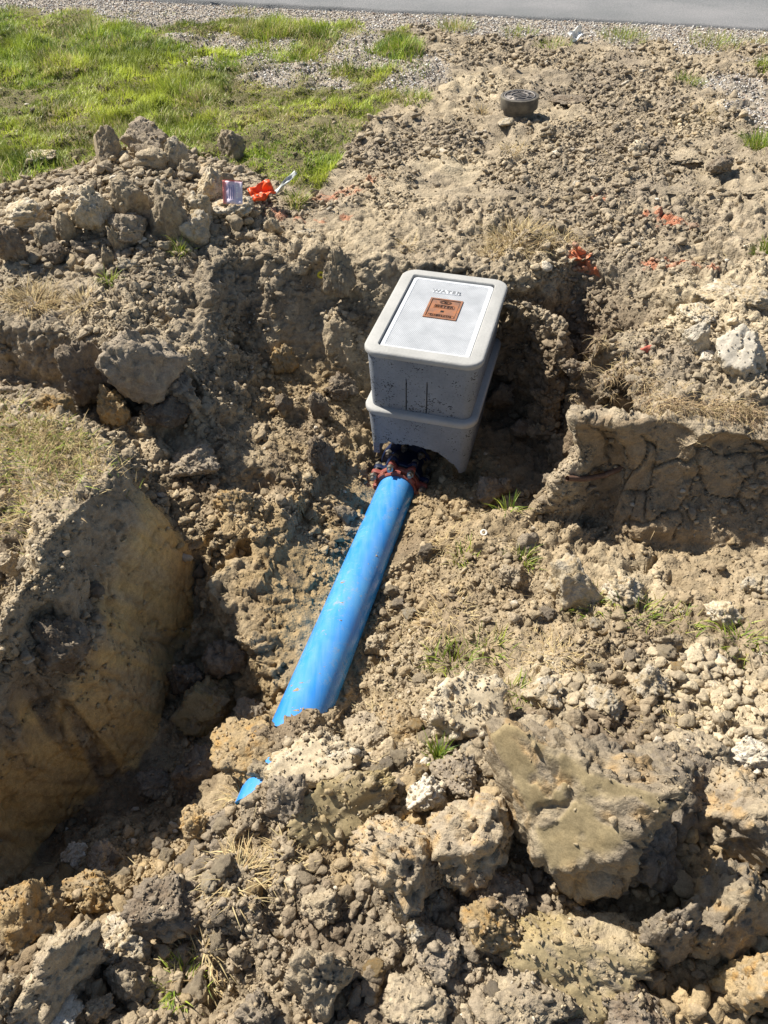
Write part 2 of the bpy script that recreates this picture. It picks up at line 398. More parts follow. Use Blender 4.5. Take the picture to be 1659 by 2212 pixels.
# where the cut face of the left block and the packed places stay smooth
P0 = V.copy()
axy = pipe_axis(P0[:, 1])
face = smooth(Nn[:, 0], .35, .7) * smooth(-P0[:, 0], .45, .6) * smooth(2.3 - P0[:, 1], 0, .15) * smooth(P0[:, 1], .9, 1.1)
face_clay = face * smooth(-P0[:, 2] + .12 * fbm(P0 * 5, 3, 71) + .25 * (P0[:, 1] - 1.5), .25, .42)
wall_r = smooth(-Nn[:, 1], .4, .75) * smooth(P0[:, 0], .6, .75) * smooth(P0[:, 1], 2.0, 2.1) * smooth(2.6 - P0[:, 1], 0, .2)
crumb = (1 - .85 * face_clay) * (1 - .35 * face) * (1 - .6 * wall_r)
packed = smooth(fbm(P0 * 2.4, 3, 77), .1, .35)
crumb = crumb * (1 - .55 * packed)
pd = np.hypot(P0[:, 0] - axy[:, 0], P0[:, 2] - axy[:, 2])
D = .045 * fbm(P0 * 3.6, 2, 8) * smooth(.75 - Nn[:, 2], 0, .3) * (1 - .6 * face) + .032 * fbm(P0 * 8.5, 4, 1) * (1 - .5 * face_clay)
lumpy = smooth(fbm(P0 * 1.9, 3, 79), -.25, .25)
fa, ID = facets(P0 * 7.5, 2); D += .030 * fa * crumb * lumpy * (ID > .3)
fa, ID1 = facets(P0 * 17, 3); D += .017 * fa * crumb * (.45 + .75 * lumpy)
fa, ID2 = facets(P0 * 38, 4); D += .0085 * fa * crumb
# shrinkage cracks in the walls
F1, F2, _ = worley(P0 * np.array((6, 6, 5)) + .25 * fbm(P0 * 12, 2, 44)[:, None], 6)
crack = (1 - smooth(F2 - F1, .0, .07)) * np.clip(1.6 * face + 1.6 * wall_r + smooth(.5 - Nn[:, 2], 0, .3) * .5, 0, 1) * (fbm(P0 * 2, 2, 45) > -.15)
crack = crack * (1 - .5 * face_clay)
D -= .020 * crack
# vertical tool marks on the cut face
D += .007 * face_clay * fbm(np.stack([P0[:, 1] * 34 + P0[:, 2] * 16, P0[:, 1] * 2, P0[:, 2] * 2.5], -1), 3, 5)
near_pipe = smooth(pd, PIPE_R + .005, PIPE_R + .05)
V2 = V + Nn * (D * edge * np.where((P0[:, 1] > 1.3) & (P0[:, 1] < 2.7), .35 + .65 * near_pipe, 1))[:, None]
# the right bank is undercut below its turf
uc = wall_r * smooth(-P0[:, 2], .03, .12) * smooth(P0[:, 2] + .42, 0, .12)
V2[:, 1] += .03 * uc * edge
sx_ = smooth(-P0[:, 2], .03, .22) * smooth(P0[:, 0], .40, .62) * smooth(P0[:, 1], 2.10, 2.26) * smooth(3.0 - P0[:, 1], 0, .2)
V2[:, 0] += .10 * sx_ * edge * (P0[:, 0] < 1.0)
# soil never climbs over the pipe where it lies open
pa2 = pipe_axis(V2[:, 1]); side_ = np.abs(V2[:, 0] - pa2[:, 0])
lim = pa2[:, 2] - .05 * PIPE_R + np.maximum(0, side_ - PIPE_R * 1.04) * .45 + .012 * fbm(P0 * 30, 2, 91)
open_ = (V2[:, 1] > 1.42) & (V2[:, 1] < 2.75) & (side_ < .32)
V2[:, 2] = np.where(open_, np.minimum(V2[:, 2], lim), V2[:, 2])
me_ground.vertices.foreach_set('co', V2.astype(np.float32).ravel()); me_ground.update()
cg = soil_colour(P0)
cg *= (.82 + .36 * ID1)[:, None]
st = np.clip(.5 + 1.2 * fbm(np.stack([P0[:, 1] * 26 + P0[:, 2] * 12, P0[:, 1] * 2, P0[:, 2] * 3], -1), 3, 88), 0, 1)
cg = mixc(cg, np.array((.58, .385, .155)), face_clay * (.4 + .6 * st))
cg = mixc(cg, GREY * .92, face * (1 - face_clay) * .4)
cg = mixc(cg, np.array((.30, .215, .13)), wall_r * .6)
cg *= (1 - .3 * crack)[:, None]
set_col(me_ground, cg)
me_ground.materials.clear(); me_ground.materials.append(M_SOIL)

# --- far ground: one sheet with a hole where the near ground sits, out to the horizon
def far_axis(a, b, h, lim):
    r = [a]; s = h
    out = list(np.arange(a, b + h / 2, h))
    up = []; v = out[-1]; s = h
    while v < lim: s *= 1.25; v += s; up.append(v)
    dn = []; v = out[0]; s = h
    while v > -lim: s *= 1.25; v -= s; dn.append(v)
    return np.array(dn[::-1] + out + up)
xs = far_axis(-4.6, 4.2, .024, 300); ys = far_axis(4.2, 8.6, .024, 300)
ys = np.array(sorted(set(np.round(np.concatenate([ys[ys > 4.15], np.arange(-.5, 4.2, .05), -np.cumsum(.08 * 1.3 ** np.arange(26)) - .5]), 4))))
X, Y = np.meshgrid(xs, ys); Z = H(X, Y)
idx = np.arange(X.size).reshape(X.shape)
q = np.stack([idx[:-1, :-1], idx[:-1, 1:], idx[1:, 1:], idx[1:, :-1]], -1).reshape(-1, 4)
Vf = np.stack([X, Y, Z], -1).reshape(-1, 3)
cx = Vf[q].mean(1)
hole = (cx[:, 0] > NX0 + .05) & (cx[:, 0] < NX1 - .05) & (cx[:, 1] > NY0 + .06) & (cx[:, 1] < NY1 - .04)
q = q[~hole]
inb = (Vf[:, 0] > NX0 - .01) & (Vf[:, 0] < NX1 + .01) & (Vf[:, 1] > NY0 - .01) & (Vf[:, 1] < NY1 + .01)
crumbf = smooth(7.9 - Vf[:, 1] - .22 * Vf[:, 0], -.1, .4) * (Vf[:, 1] < 9) * (np.abs(Vf[:, 0]) < 5)
Df = .03 * fbm(Vf * 6, 4, 1)
fa, IDf = facets(Vf * 7.5, 2); Df += .028 * fa * (IDf > .4)
fa, IDf = facets(Vf * 17, 3); Df += .016 * fa
Vf[:, 2] += np.where(inb, -.006, Df * crumbf * smooth(np.maximum(np.maximum(NX0 - Vf[:, 0], Vf[:, 0] - NX1), np.maximum(NY0 - Vf[:, 1], Vf[:, 1] - NY1)), .0, .08))
cf = soil_colour(Vf) * (.82 + .36 * IDf)[:, None]

EDGE_P = at(400, 0, .1); EDGE_Q = at(1659, 62, .1)                # where the asphalt ends
RD = (EDGE_Q - EDGE_P)[:2]; RD /= np.linalg.norm(RD); RNV = np.array((-RD[1], RD[0]))
def road_dist(x, y):             # metres in front of the asphalt's edge
    return -((x - EDGE_P[0]) * RNV[0] + (y - EDGE_P[1]) * RNV[1])
# the lawn: everything left of this line, up to the verge
LAWN = [at(*p)[:2] for p in [(-900,440,.03),(0,400,.03),(140,365,.03),(330,330,.03),(520,345,.02),(600,400,0),(690,415,0),(760,300,.02),(850,220,.02),(930,160,.04),(880,60,.07),(500,30,.08),(-600,-60,.08),(-1500,100,.05)]]
def in_poly(x, y, poly):
    r = np.zeros(x.shape, bool); n = len(poly)
    for i in range(n):
        x0, y0 = poly[i]; x1, y1 = poly[(i + 1) % n]
        if y0 == y1: continue
        c = ((y0 > y) != (y1 > y)) & (x < (x1 - x0) * (y - y0) / (y1 - y0) + x0); r ^= c
    return r
GRAVEL = [(680,150,.04,.36),(600,165,.04,.28),(470,85,.06,.3),(780,90,.06,.35),(380,75,.06,.25),(520,105,.05,.34),(440,120,.05,.22),(900,150,.04,.40),(820,135,.05,.32),(730,120,.05,.3),(620,90,.06,.25),(880,185,.03,.25),(1600,190,.06,.35),(1645,240,.06,.3),(250,45,.06,.3),(330,50,.06,.3)]
GRAVEL_W = [(*at(a, b, c)[:2], r) for a, b, c, r in GRAVEL]
def gravel_mask(P):
    x, y = P[:, 0], P[:, 1]
    n = fbm(P * 3.5, 3, 201)
    rd = road_dist(x, y)
    m = smooth(.78 - rd + .5 * n, 0, .3) * (rd > -.05)
    for bx, by, r in GRAVEL_W:
        m = np.maximum(m, .95 * smooth(1 - np.hypot((x - bx), (y - by) * .8) / r + .8 * n, .0, .6))
    return m
gm = gravel_mask(Vf)
lawn_f = in_poly(Vf[:, 0], Vf[:, 1], LAWN) * 1.0
cf = mixc(cf, np.array((.13, .12, .045)), lawn_f * .75 * (1 - gm))
cf = mixc(cf, np.array((.40, .36, .31)), gm * .6)
far_out = (np.hypot(Vf[:, 0], Vf[:, 1] - 4) > 9)
cf[far_out] = cf[far_out] * .3 + np.array((.10, .12, .035)) * .7
base = len(V2)
# join both into the one ground object
qn = np.array([tuple(p.vertices) for p in me_ground.polygons if len(p.vertices) == 4], np.int64)
tn = [tuple(p.vertices) for p in me_ground.polygons if len(p.vertices) == 3]
fl = [qn, q + base]
if tn: fl.append(np.array(tn))
gmesh = mesh_np('ground', np.concatenate([V2, Vf]), fl, M_SOIL, np.column_stack([np.concatenate([cg, cf]), np.concatenate([1 - .4 * face_clay, np.ones(len(cf))])]), smooth=False)
bpy.data.meshes.remove(me_ground)
ground = link('ground', gmesh); tag(ground, kind='structure')
BVH = BVHTree.FromPolygons([tuple(v) for v in np.concatenate([V2, Vf])], [tuple(f) for k in fl for f in k.tolist()])
def hit(px, py):
    d = Vector(ray(px, py)).normalized(); o = Vector((0, 0, CAM_Z))
    p, n, i, dist = BVH.ray_cast(o, d)
    if p is None: return at(px, py, 0), Vector((0, 0, 1)), 3.0
    return np.array(p), n, dist
def drop(x, y, z=2.0):
    p, n, i, d = BVH.ray_cast(Vector((x, y, z)), Vector((0, 0, -1)))
    return (p, n) if p is not None else (Vector((x, y, 0)), Vector((0, 0, 1)))
# ------------------------------------------------------------------ asphalt road
def asphalt_mat():
    m, t, b = new_mat('asphalt'); L = t.links.new
    tc = N(t, 'ShaderNodeTexCoord')
    n1 = N(t, 'ShaderNodeTexNoise', Scale=1.3, Detail=5.0); n2 = N(t, 'ShaderNodeTexNoise', Scale=75.0, Detail=3.0, Roughness=.8); v = N(t, 'ShaderNodeTexVoronoi', Scale=140.0)
    for n in (n1, n2, v): L(tc.outputs['Object'], n.inputs['Vector'])
    cr = N(t, 'ShaderNodeValToRGB'); cr.color_ramp.elements[0].position = .45; cr.color_ramp.elements[0].color = (.13, .14, .14, 1); cr.color_ramp.elements[1].position = .8; cr.color_ramp.elements[1].color = (.30, .288, .285, 1)
    ad = N(t, 'ShaderNodeMath', operation='MULTIPLY_ADD'); L(n1.outputs['Fac'], ad.inputs[0]); ad.inputs[1].default_value = .5
    m2 = N(t, 'ShaderNodeMath', operation='MULTIPLY'); L(n2.outputs['Fac'], m2.inputs[0]); m2.inputs[1].default_value = .75; L(m2.outputs[0], ad.inputs[2])
    L(ad.outputs[0], cr.inputs[0]); L(cr.outputs[0], b.inputs['Base Color']); b.inputs['Roughness'].default_value = .85
    bp = N(t, 'ShaderNodeBump', Strength=.8, Distance=.006); L(v.outputs['Distance'], bp.inputs['Height']); L(bp.outputs[0], b.inputs['Normal'])
    return m
def build_road():
    n = 1200
    s = np.linspace(-60, 60, n)
    e = np.stack([s, np.zeros(n), np.zeros(n)], -1)
    j = .035 * fbm(e * 3.1, 3, 301) + .02 * fbm(e * 14, 2, 302)
    rows = []
    for off, z in ((-.02, .02), (0, .095), (.03, .108), (.5, .11), (6.5, .14), (6.52, .0)):
        o = off + (j if off < .1 else 0)
        rows.append(np.stack([EDGE_P[0] + RD[0] * s + RNV[0] * o, EDGE_P[1] + RD[1] * s + RNV[1] * o, np.full(n, z)], -1))
    V = np.concatenate(rows); i = np.arange(n - 1)
    f = np.concatenate([np.stack([i + k * n, i + 1 + k * n, i + 1 + (k + 1) * n, i + (k + 1) * n], -1) for k in range(len(rows) - 1)])
    o = link('road', mesh_np('road', V, [f], asphalt_mat(), smooth=False)); tag(o, kind='structure')
build_road()

# ------------------------------------------------------------------ concrete water meter box: two stacked bodies and a lid
def concrete_mat(name, c0, c1, pits=0.0, scale=1.0, rough=.85):
    m, t, b = new_mat(name); L = t.links.new
    tc = N(t, 'ShaderNodeTexCoord')
    n1 = N(t, 'ShaderNodeTexNoise', Scale=7.0 * scale, Detail=6.0, Roughness=.6); n2 = N(t, 'ShaderNodeTexNoise', Scale=120.0 * scale, Detail=3.0)
    for n in (n1, n2): L(tc.outputs['Object'], n.inputs['Vector'])
    ad = N(t, 'ShaderNodeMath', operation='MULTIPLY_ADD'); L(n2.outputs['Fac'], ad.inputs[0]); ad.inputs[1].default_value = .35; L(n1.outputs['Fac'], ad.inputs[2])
    cr = N(t, 'ShaderNodeValToRGB'); cr.color_ramp.elements[0].position = .45; cr.color_ramp.elements[0].color = (*c0, 1); cr.color_ramp.elements[1].position = .9; cr.color_ramp.elements[1].color = (*c1, 1)
    L(ad.outputs[0], cr.inputs[0]); col = cr.outputs[0]
    b.inputs['Roughness'].default_value = rough; b.inputs['Specular IOR Level'].default_value = .25
    h = n2.outputs['Fac']
    if pits:
        # small dark blow holes, denser in some areas
        wn = N(t, 'ShaderNodeTexNoise', Scale=60.0, Detail=2.0); L(tc.outputs['Object'], wn.inputs['Vector'])
        mxv = N(t, 'ShaderNodeMix', data_type='RGBA', blend_type='LINEAR_LIGHT'); mxv.inputs['Factor'].default_value = .012
        L(tc.outputs['Object'], mxv.inputs['A']); L(wn.outputs['Color'], mxv.inputs['B'])
        mpv = N(t, 'ShaderNodeMapping'); mpv.inputs['Scale'].default_value = (.62, .62, 1.15); L(mxv.outputs['Result'], mpv.inputs['Vector'])
        v = N(t, 'ShaderNodeTexVoronoi', Scale=135.0); L(mpv.outputs[0], v.inputs['Vector'])
        dn = N(t, 'ShaderNodeTexNoise', Scale=13.0, Detail=4.0, Roughness=.65); L(tc.outputs['Object'], dn.inputs['Vector'])
        th = N(t, 'ShaderNodeMapRange'); th.inputs['From Min'].default_value = .36; th.inputs['From Max'].default_value = .66; th.inputs['To Min'].default_value = .06; th.inputs['To Max'].default_value = .46; L(dn.outputs['Fac'], th.inputs['Value'])
        lt = N(t, 'ShaderNodeMath', operation='LESS_THAN'); L(v.outputs['Distance'], lt.inputs[0]); L(th.outputs[0], lt.inputs[1])
        sp = N(t, 'ShaderNodeSeparateColor'); L(v.outputs['Color'], sp.inputs[0])
        pk = N(t, 'ShaderNodeMath', operation='GREATER_THAN'); L(sp.outputs[0], pk.inputs[0]); pk.inputs[1].default_value = .30
        mm = N(t, 'ShaderNodeMath', operation='MULTIPLY'); L(lt.outputs[0], mm.inputs[0]); L(pk.outputs[0], mm.inputs[1])
        ms = N(t, 'ShaderNodeMath', operation='MULTIPLY'); L(mm.outputs[0], ms.inputs[0]); ms.inputs[1].default_value = pits
        mx = N(t, 'ShaderNodeMix', data_type='RGBA'); L(ms.outputs[0], mx.inputs['Factor']); L(col, mx.inputs['A']); mx.inputs['B'].default_value = (.03, .03, .035, 1); col = mx.outputs['Result']
        sb = N(t, 'ShaderNodeMath', operation='MULTIPLY_ADD'); L(mm.outputs[0], sb.inputs[0]); sb.inputs[1].default_value = -1.2; L(n2.outputs['Fac'], sb.inputs[2]); h = sb.outputs[0]
    L(col, b.inputs['Base Color'])
    bp = N(t, 'ShaderNodeBump', Strength=.35, Distance=.004); L(h, bp.inputs['Height']); L(bp.outputs[0], b.inputs['Normal'])
    return m
M_BODY = concrete_mat('cast_concrete', (.19, .205, .228), (.295, .315, .342), pits=.9)
M_RIM = concrete_mat('rim_concrete', (.35, .345, .325), (.46, .45, .425), scale=.8)
def lid_mat():
    m, t, b = new_mat('lid_polymer'); L = t.links.new
    tc = N(t, 'ShaderNodeTexCoord')
    n1 = N(t, 'ShaderNodeTexNoise', Scale=9.0, Detail=6.0, Roughness=.65); L(tc.outputs['Object'], n1.inputs['Vector'])
    cr = N(t, 'ShaderNodeValToRGB'); cr.color_ramp.elements[0].position = .35; cr.color_ramp.elements[0].color = (.41, .425, .445, 1); cr.color_ramp.elements[1].position = .7; cr.color_ramp.elements[1].color = (.56, .575, .595, 1)
    L(n1.outputs['Fac'], cr.inputs[0])
    # raised tread: two crossing wave sets
    hs = []
    for ang in (R(38), R(-38)):
        mp = N(t, 'ShaderNodeMapping'); mp.inputs['Rotation'].default_value = (0, 0, ang); L(tc.outputs['Object'], mp.inputs['Vector'])
        wv = N(t, 'ShaderNodeTexWave'); wv.inputs['Scale'].default_value = 42.0; L(mp.outputs[0], wv.inputs['Vector']); hs.append(wv.outputs['Fac'])
    mn = N(t, 'ShaderNodeMath', operation='MULTIPLY'); L(hs[0], mn.inputs[0]); L(hs[1], mn.inputs[1])
    mr = N(t, 'ShaderNodeMapRange'); mr.inputs['From Max'].default_value = .55; mr.inputs['To Min'].default_value = .66; mr.inputs['To Max'].default_value = 1.1; L(mn.outputs[0], mr.inputs['Value'])
    vm = N(t, 'ShaderNodeVectorMath', operation='SCALE'); L(cr.outputs[0], vm.inputs[0]); L(mr.outputs[0], vm.inputs['Scale'])
    # rust wash round the little iron door
    sx = N(t, 'ShaderNodeSeparateXYZ'); L(tc.outputs['Object'], sx.inputs[0])
    L(vm.outputs[0], b.inputs['Base Color'])
    bp = N(t, 'ShaderNodeBump', Strength=.6, Distance=.002); L(mn.outputs[0], bp.inputs['Height']); L(bp.outputs[0], b.inputs['Normal'])
    b.inputs['Roughness'].default_value = .6
    return m
M_LID = lid_mat()
M_LIDW = concrete_mat('lid_smooth', (.50, .515, .54), (.66, .675, .695), scale=1.5, rough=.6)
def rust_mat(name='rusted_iron', dark=0):
    m, t, b = new_mat(name); L = t.links.new
    tc = N(t, 'ShaderNodeTexCoord')
    n1 = N(t, 'ShaderNodeTexNoise', Scale=22.0, Detail=6.0, Roughness=.7); n2 = N(t, 'ShaderNodeTexNoise', Scale=420.0, Detail=2.0)
    for n in (n1, n2): L(tc.outputs['Object'], n.inputs['Vector'])
    cr = N(t, 'ShaderNodeValToRGB'); e = cr.color_ramp.elements
    e[0].position = .3; e[0].color = (.14, .09, .07, 1); e[1].position = .72; e[1].color = (.46, .16, .045, 1)
    k = e.new(.5); k.color = (.29, .13, .07, 1)
    L(n1.outputs['Fac'], cr.inputs[0])
    if dark:
        mx = N(t, 'ShaderNodeMix', data_type='RGBA', blend_type='MULTIPLY'); mx.inputs['Factor'].default_value = 1; L(cr.outputs[0], mx.inputs['A']); mx.inputs['B'].default_value = (dark, dark, dark, 1); L(mx.outputs['Result'], b.inputs['Base Color'])
    else: L(cr.outputs[0], b.inputs['Base Color'])
    b.inputs['Roughness'].default_value = .8; b.inputs['Metallic'].default_value = .1
    bp = N(t, 'ShaderNodeBump', Strength=.5, Distance=.002); L(n2.outputs['Fac'], bp.inputs['Height']); L(bp.outputs[0], b.inputs['Normal'])
    return m
M_RUST = rust_mat(); M_RUSTD = rust_mat('rust_raised', .28)
def plain(name, c, rough=.5, metal=0.0, spec=.5):
    m, t, b = new_mat(name); b.inputs['Base Color'].default_value = (*c, 1); b.inputs['Roughness'].default_value = rough; b.inputs['Metallic'].default_value = metal; b.inputs['Specular IOR Level'].default_value = spec
    return m
def worn(name, c, c2, scale=30, rough=.55, metal=0.0, thr=(.5, .7)):
    m, t, b = new_mat(name); L = t.links.new
    tc = N(t, 'ShaderNodeTexCoord'); n1 = N(t, 'ShaderNodeTexNoise', Scale=scale, Detail=5.0, Roughness=.65); L(tc.outputs['Object'], n1.inputs['Vector'])
    cr = N(t, 'ShaderNodeValToRGB'); cr.color_ramp.elements[0].position = thr[0]; cr.color_ramp.elements[0].color = (*c, 1); cr.color_ramp.elements[1].position = thr[1]; cr.color_ramp.elements[1].color = (*c2, 1)
    L(n1.outputs['Fac'], cr.inputs[0]); L(cr.outputs[0], b.inputs['Base Color']); b.inputs['Roughness'].default_value = rough; b.inputs['Metallic'].default_value = metal
    bp = N(t, 'ShaderNodeBump', Strength=.25, Distance=.003); L(n1.outputs['Fac'], bp.inputs['Height']); L(bp.outputs[0], b.inputs['Normal'])
    return m

EDGE_N, CORN_N = 120, 14
def rrect(wd, ln, r, slots=None):
    """outline, counter-clockwise from the front edge (-y side, left to right); returns points and, for front points, their fraction"""
    pts, fr = [], []
    a, b = wd / 2, ln / 2
    segs = [((-a + r, -b), (a - r, -b)), ((a, -b + r), (a, b - r)), ((a - r, b), (-a + r, b)), ((-a, b - r), (-a, -b + r))]
    cor = [((a - r, -b + r), -90), ((a - r, b - r), 0), ((-a + r, b - r), 90), ((-a + r, -b + r), 180)]
    for k in range(4):
        (x0, y0), (x1, y1) = segs[k]
        for i in range(EDGE_N):
            u = i / EDGE_N
            pts.append((x0 + (x1 - x0) * u, y0 + (y1 - y0) * u)); fr.append((k, u))
        (cx, cy), a0 = cor[k]
        for i in range(CORN_N):
            t = R(a0 + 90 * i / CORN_N); pts.append((cx + r * math.cos(t), cy + r * math.sin(t))); fr.append((k + .5, i / CORN_N))
    return np.array(pts), fr
def loft(rings, close=False):
    n = len(rings[0]); V = np.concatenate(rings); i = np.arange(n); j = (i + 1) % n; f = []
    m = len(rings)
    for k in range(m if close else m - 1):
        k2 = (k + 1) % m
        f.append(np.stack([i + k * n, j + k * n, j + k2 * n, i + k2 * n], -1))
    return V, np.concatenate(f)
BW, BL_, BR = .500, .752, .072
BOX_C = (.243, 3.042, 0.0); BOX_RZ = R(-15.2)
def ring(ins, z, wd=BW, ln=BL_, r=BR):
    p, _ = rrect(wd - 2 * ins, ln - 2 * ins, max(r - ins, .012))
    zz = np.full(len(p), float(z)) if np.isscalar(z) else z
    return np.column_stack([p, zz])
_, FR = rrect(BW, BL_, BR)
kk = np.array([f[0] for f in FR]); uu = np.array([f[1] for f in FR])
def body_mesh(name, depth, slots=False, arch=False, seed=0):
    top, bot = .012, .031
    zb = np.full(len(kk), -depth)
    if arch:
        # position along the front from the left corner (0) to the right corner (1), corners included
        g = np.where(kk == 0, .10 + .80 * uu, np.where(kk == 3.5, .10 * uu, np.where(kk == .5, .90 + .10 * uu, -1)))
        sh = np.clip(1 - np.abs((g - .40) / .52) ** 2.3, 0, 1) ** .62
        rg = fbm(np.column_stack([g * 26, g * 0, g * 0 + 3]), 3, 401)
        zb = np.where((g >= 0) & (sh > 0), -depth + sh * .118 + .010 * rg * (sh > .05), zb)
    outer = []
    lv = np.linspace(0, 1, 15)
    for t in lv:
        ins = top + (bot - top) * t
        z = -.026 + (zb + .026) * t
        rr = ring(ins, z)
        if slots:
            for u0 in (.335, .585):
                m = (kk == 0) & (np.abs(uu - u0) < .0065)
                if t > .42: rr[m, 1] += .022
        outer.append(rr)
        if slots and abs(t - 6 / 14) < 1e-6: pass
    inner = []
    for t in lv[::-1]:
        ins = top + (bot - top) * t + .028
        inner.append(ring(ins, -.026 + (zb + .026) * t))
    V, f = loft(outer + inner, close=True)
    return mesh_np(name, V, [f], M_BODY, smooth=False)
def shade_auto(me, ang=30):
    me.polygons.foreach_set('use_smooth', np.ones(len(me.polygons), bool))
    bm = bmesh.new(); bm.from_mesh(me)
    for e in bm.edges:
        if len(e.link_faces) == 2 and e.calc_face_angle(0) > R(ang): e.smooth = False
    bm.to_mesh(me); bm.free(); me.update()
def rim_mesh(inner=.058):
    prof = [(inner + .004, -.040), (inner, -.012), (inner, -.003), (inner + .003 - .006, 0.0), (.012, 0), (.006, -.0018), (.002, -.005), (0, -.010), (0, -.022), (.003, -.028), (.012, -.031), (.030, -.031)]
    V, f = loft([ring(a, b) for a, b in prof], close=True)
    me = mesh_np('rim', V, [f], M_RIM); shade_auto(me, 40); return me
def text_mesh(s, size, depth, mat, name='lettering', space=1.0, bold=0):
    cu = bpy.data.curves.new('t', 'FONT'); cu.body = s; cu.size = size; cu.extrude = depth; cu.offset = bold; cu.align_x = 'CENTER'; cu.align_y = 'CENTER'; cu.space_character = space
    o = bpy.data.objects.new('t', cu); COL.objects.link(o)
    me = bpy.data.meshes.new_from_object(o.evaluated_get(bpy.context.evaluated_depsgraph_get()))
    bpy.data.objects.remove(o); me.name = name
    me.materials.clear(); me.materials.append(mat)
    return me
def join_mesh(name, parts, mat=None):
    """parts: (mesh, matrix)"""
    bm = bmesh.new(); mats = []
    for me, mx in parts:
        c = me.copy(); c.transform(mx)
        off = len(mats); base = []
        for mm in me.materials:
            if mm not in mats: mats.append(mm)
            base.append(mats.index(mm))
        ids = [base[p.material_index] if base else 0 for p in c.polygons]
        if ids: c.polygons.foreach_set('material_index', ids)
        bm.from_mesh(c); bpy.data.meshes.remove(c)
    me = bpy.data.meshes.new(name); bm.to_mesh(me); bm.free()
    for mm in (mats or ([mat] if mat else [])): me.materials.append(mm)
    return me
def T(x=0, y=0, z=0, rz=0): return Matrix.Translation((x, y, z)) @ Matrix.Rotation(rz, 4, 'Z')
def box_me(x0, x1, y0, y1, z0, z1, mat, bev=0.0):
    bm = bmesh.new(); bmesh.ops.create_cube(bm, size=1)
    bmesh.ops.scale(bm, vec=(x1 - x0, y1 - y0, z1 - z0), verts=bm.verts); bmesh.ops.translate(bm, vec=((x0 + x1) / 2, (y0 + y1) / 2, (z0 + z1) / 2), verts=bm.verts)
    if bev: bmesh.ops.bevel(bm, geom=bm.edges[:], offset=bev, segments=2, affect='EDGES')
    me = bpy.data.meshes.new('b'); bm.to_mesh(me); bm.free(); me.materials.append(mat); return me
def frame_me(x0, x1, y0, y1, t, z0, z1, mat):
    return [box_me(x0, x1, y0, y0 + t, z0, z1, mat), box_me(x0, x1, y1 - t, y1, z0, z1, mat), box_me(x0, x0 + t, y0 + t, y1 - t, z0, z1, mat), box_me(x1 - t, x1, y0 + t, y1 - t, z0, z1, mat)]
I4 = Matrix.Identity(4)

upper = empty('meter_box', BOX_C, BOX_RZ)
tag(upper, 'upper grey concrete water meter box with a pale lid, stacked on a second box', 'meter box', 'stacked concrete meter boxes')
me = body_mesh('body', .292, slots=True); shade_auto(me, 35); link('body', me, upper)
link('rim', rim_mesh(), upper)
lower = empty('meter_box', (BOX_C[0], BOX_C[1], -.292), BOX_RZ)
tag(lower, 'lower grey concrete meter box, its broken arch letting the blue pipe in', 'meter box', 'stacked concrete meter boxes')
me = body_mesh('body', .300, arch=True); shade_auto(me, 35); link('body', me, lower)
link('rim', rim_mesh(.075), lower)

# lid: smooth white border, tread field, text panel, rusty reader door
LW, LL, LR = BW - .122, BL_ - .122, .022
def lid_mesh():
    def lr(i, z): return ring(i, z, LW, LL, LR)
    V, f = loft([lr(.004, -.040), lr(0, -.03), lr(0, -.0085), lr(.0025, -.006), lr(.019, -.006), lr(.0205, -.0078)])
    n = len(kk); tot = len(V)
    cap = np.arange(n)[None, :] + 5 * n
    me = bpy.data.meshes.new('lid')
    bm = bmesh.new(); vs = [bm.verts.new(v) for v in V]
    for q_ in f: bm.faces.new([vs[i] for i in q_])
    c = bm.faces.new([vs[5 * n + i] for i in range(n)]); c.material_index = 1
    b = bm.faces.new([vs[i] for i in range(n)][::-1])
    bm.to_mesh(me); bm.free(); me.materials.append(M_LIDW); me.materials.append(M_LID); return me
lid = link('lid', lid_mesh(), upper); lid.location.z = -.004
panel = box_me(-.062, .062, -.0165, .0165, -.012, -.0052, M_LIDW, .0012)
letters = text_mesh('WATER', .034, .0012, plain('embossed_letters', (.25, .26, .27), .6), space=1.2, bold=.0008)
link('lettering', join_mesh('lettering', [(panel, T(-.012, .205, 0)), (letters, T(-.012, .205, -.0045))]), lid)
# iron door
DX, DY = .004, .052; dw, dl = .0735, .0865
parts = [(box_me(-dw, dw, -dl, dl, -.02, -.0062, M_RUST), I4)]
parts += [(m_, I4) for m_ in frame_me(-dw, dw, -dl, dl, .009, -.0062, -.0035, M_RUST)]
parts += [(m_, I4) for m_ in frame_me(-.046, .046, .004, .034, .0028, -.0062, -.0042, M_RUST)]
parts += [(m_, I4) for m_ in frame_me(-.058, .058, -.074, -.050, .0026, -.0062, -.0042, M_RUST)]
groove = plain('gap_dirt', (.03, .02, .015), .9)
parts += [(m_, I4) for m_ in frame_me(-dw + .0095, dw - .0095, -dl + .0095, dl - .0095, .0025, -.0064, -.0058, groove)]
parts += [(text_mesh('METER', .024, .0012, M_RUSTD, space=1.2, bold=.0006), T(0, .0185, -.0045)), (text_mesh('Oldcastle', .021, .0012, M_RUSTD, space=1.2), T(0, -.062, -.0045))]
parts += [(box_me(-.0075, .0075, -.030, -.0145, -.0064, -.0056, plain('key_hole', (.004, .004, .004), .9)), I4)]
ov = []
for a_, b_ in ((.026, .0125), (.021, .0085)):
    th = np.linspace(0, 2 * np.pi, 40, endpoint=False)
    rr = [np.column_stack([(a_ + d) * np.cos(th), (b_ + d) * np.sin(th), np.full(40, z)]) for d, z in ((-.0014, -.0064), (-.0014, -.0042), (.0014, -.0042), (.0014, -.0064))]
    V, f = loft(rr); ov.append(mesh_np('o', V, [f], M_RUSTD))
parts += [(o_, T(0, .056, 0)) for o_ in ov]
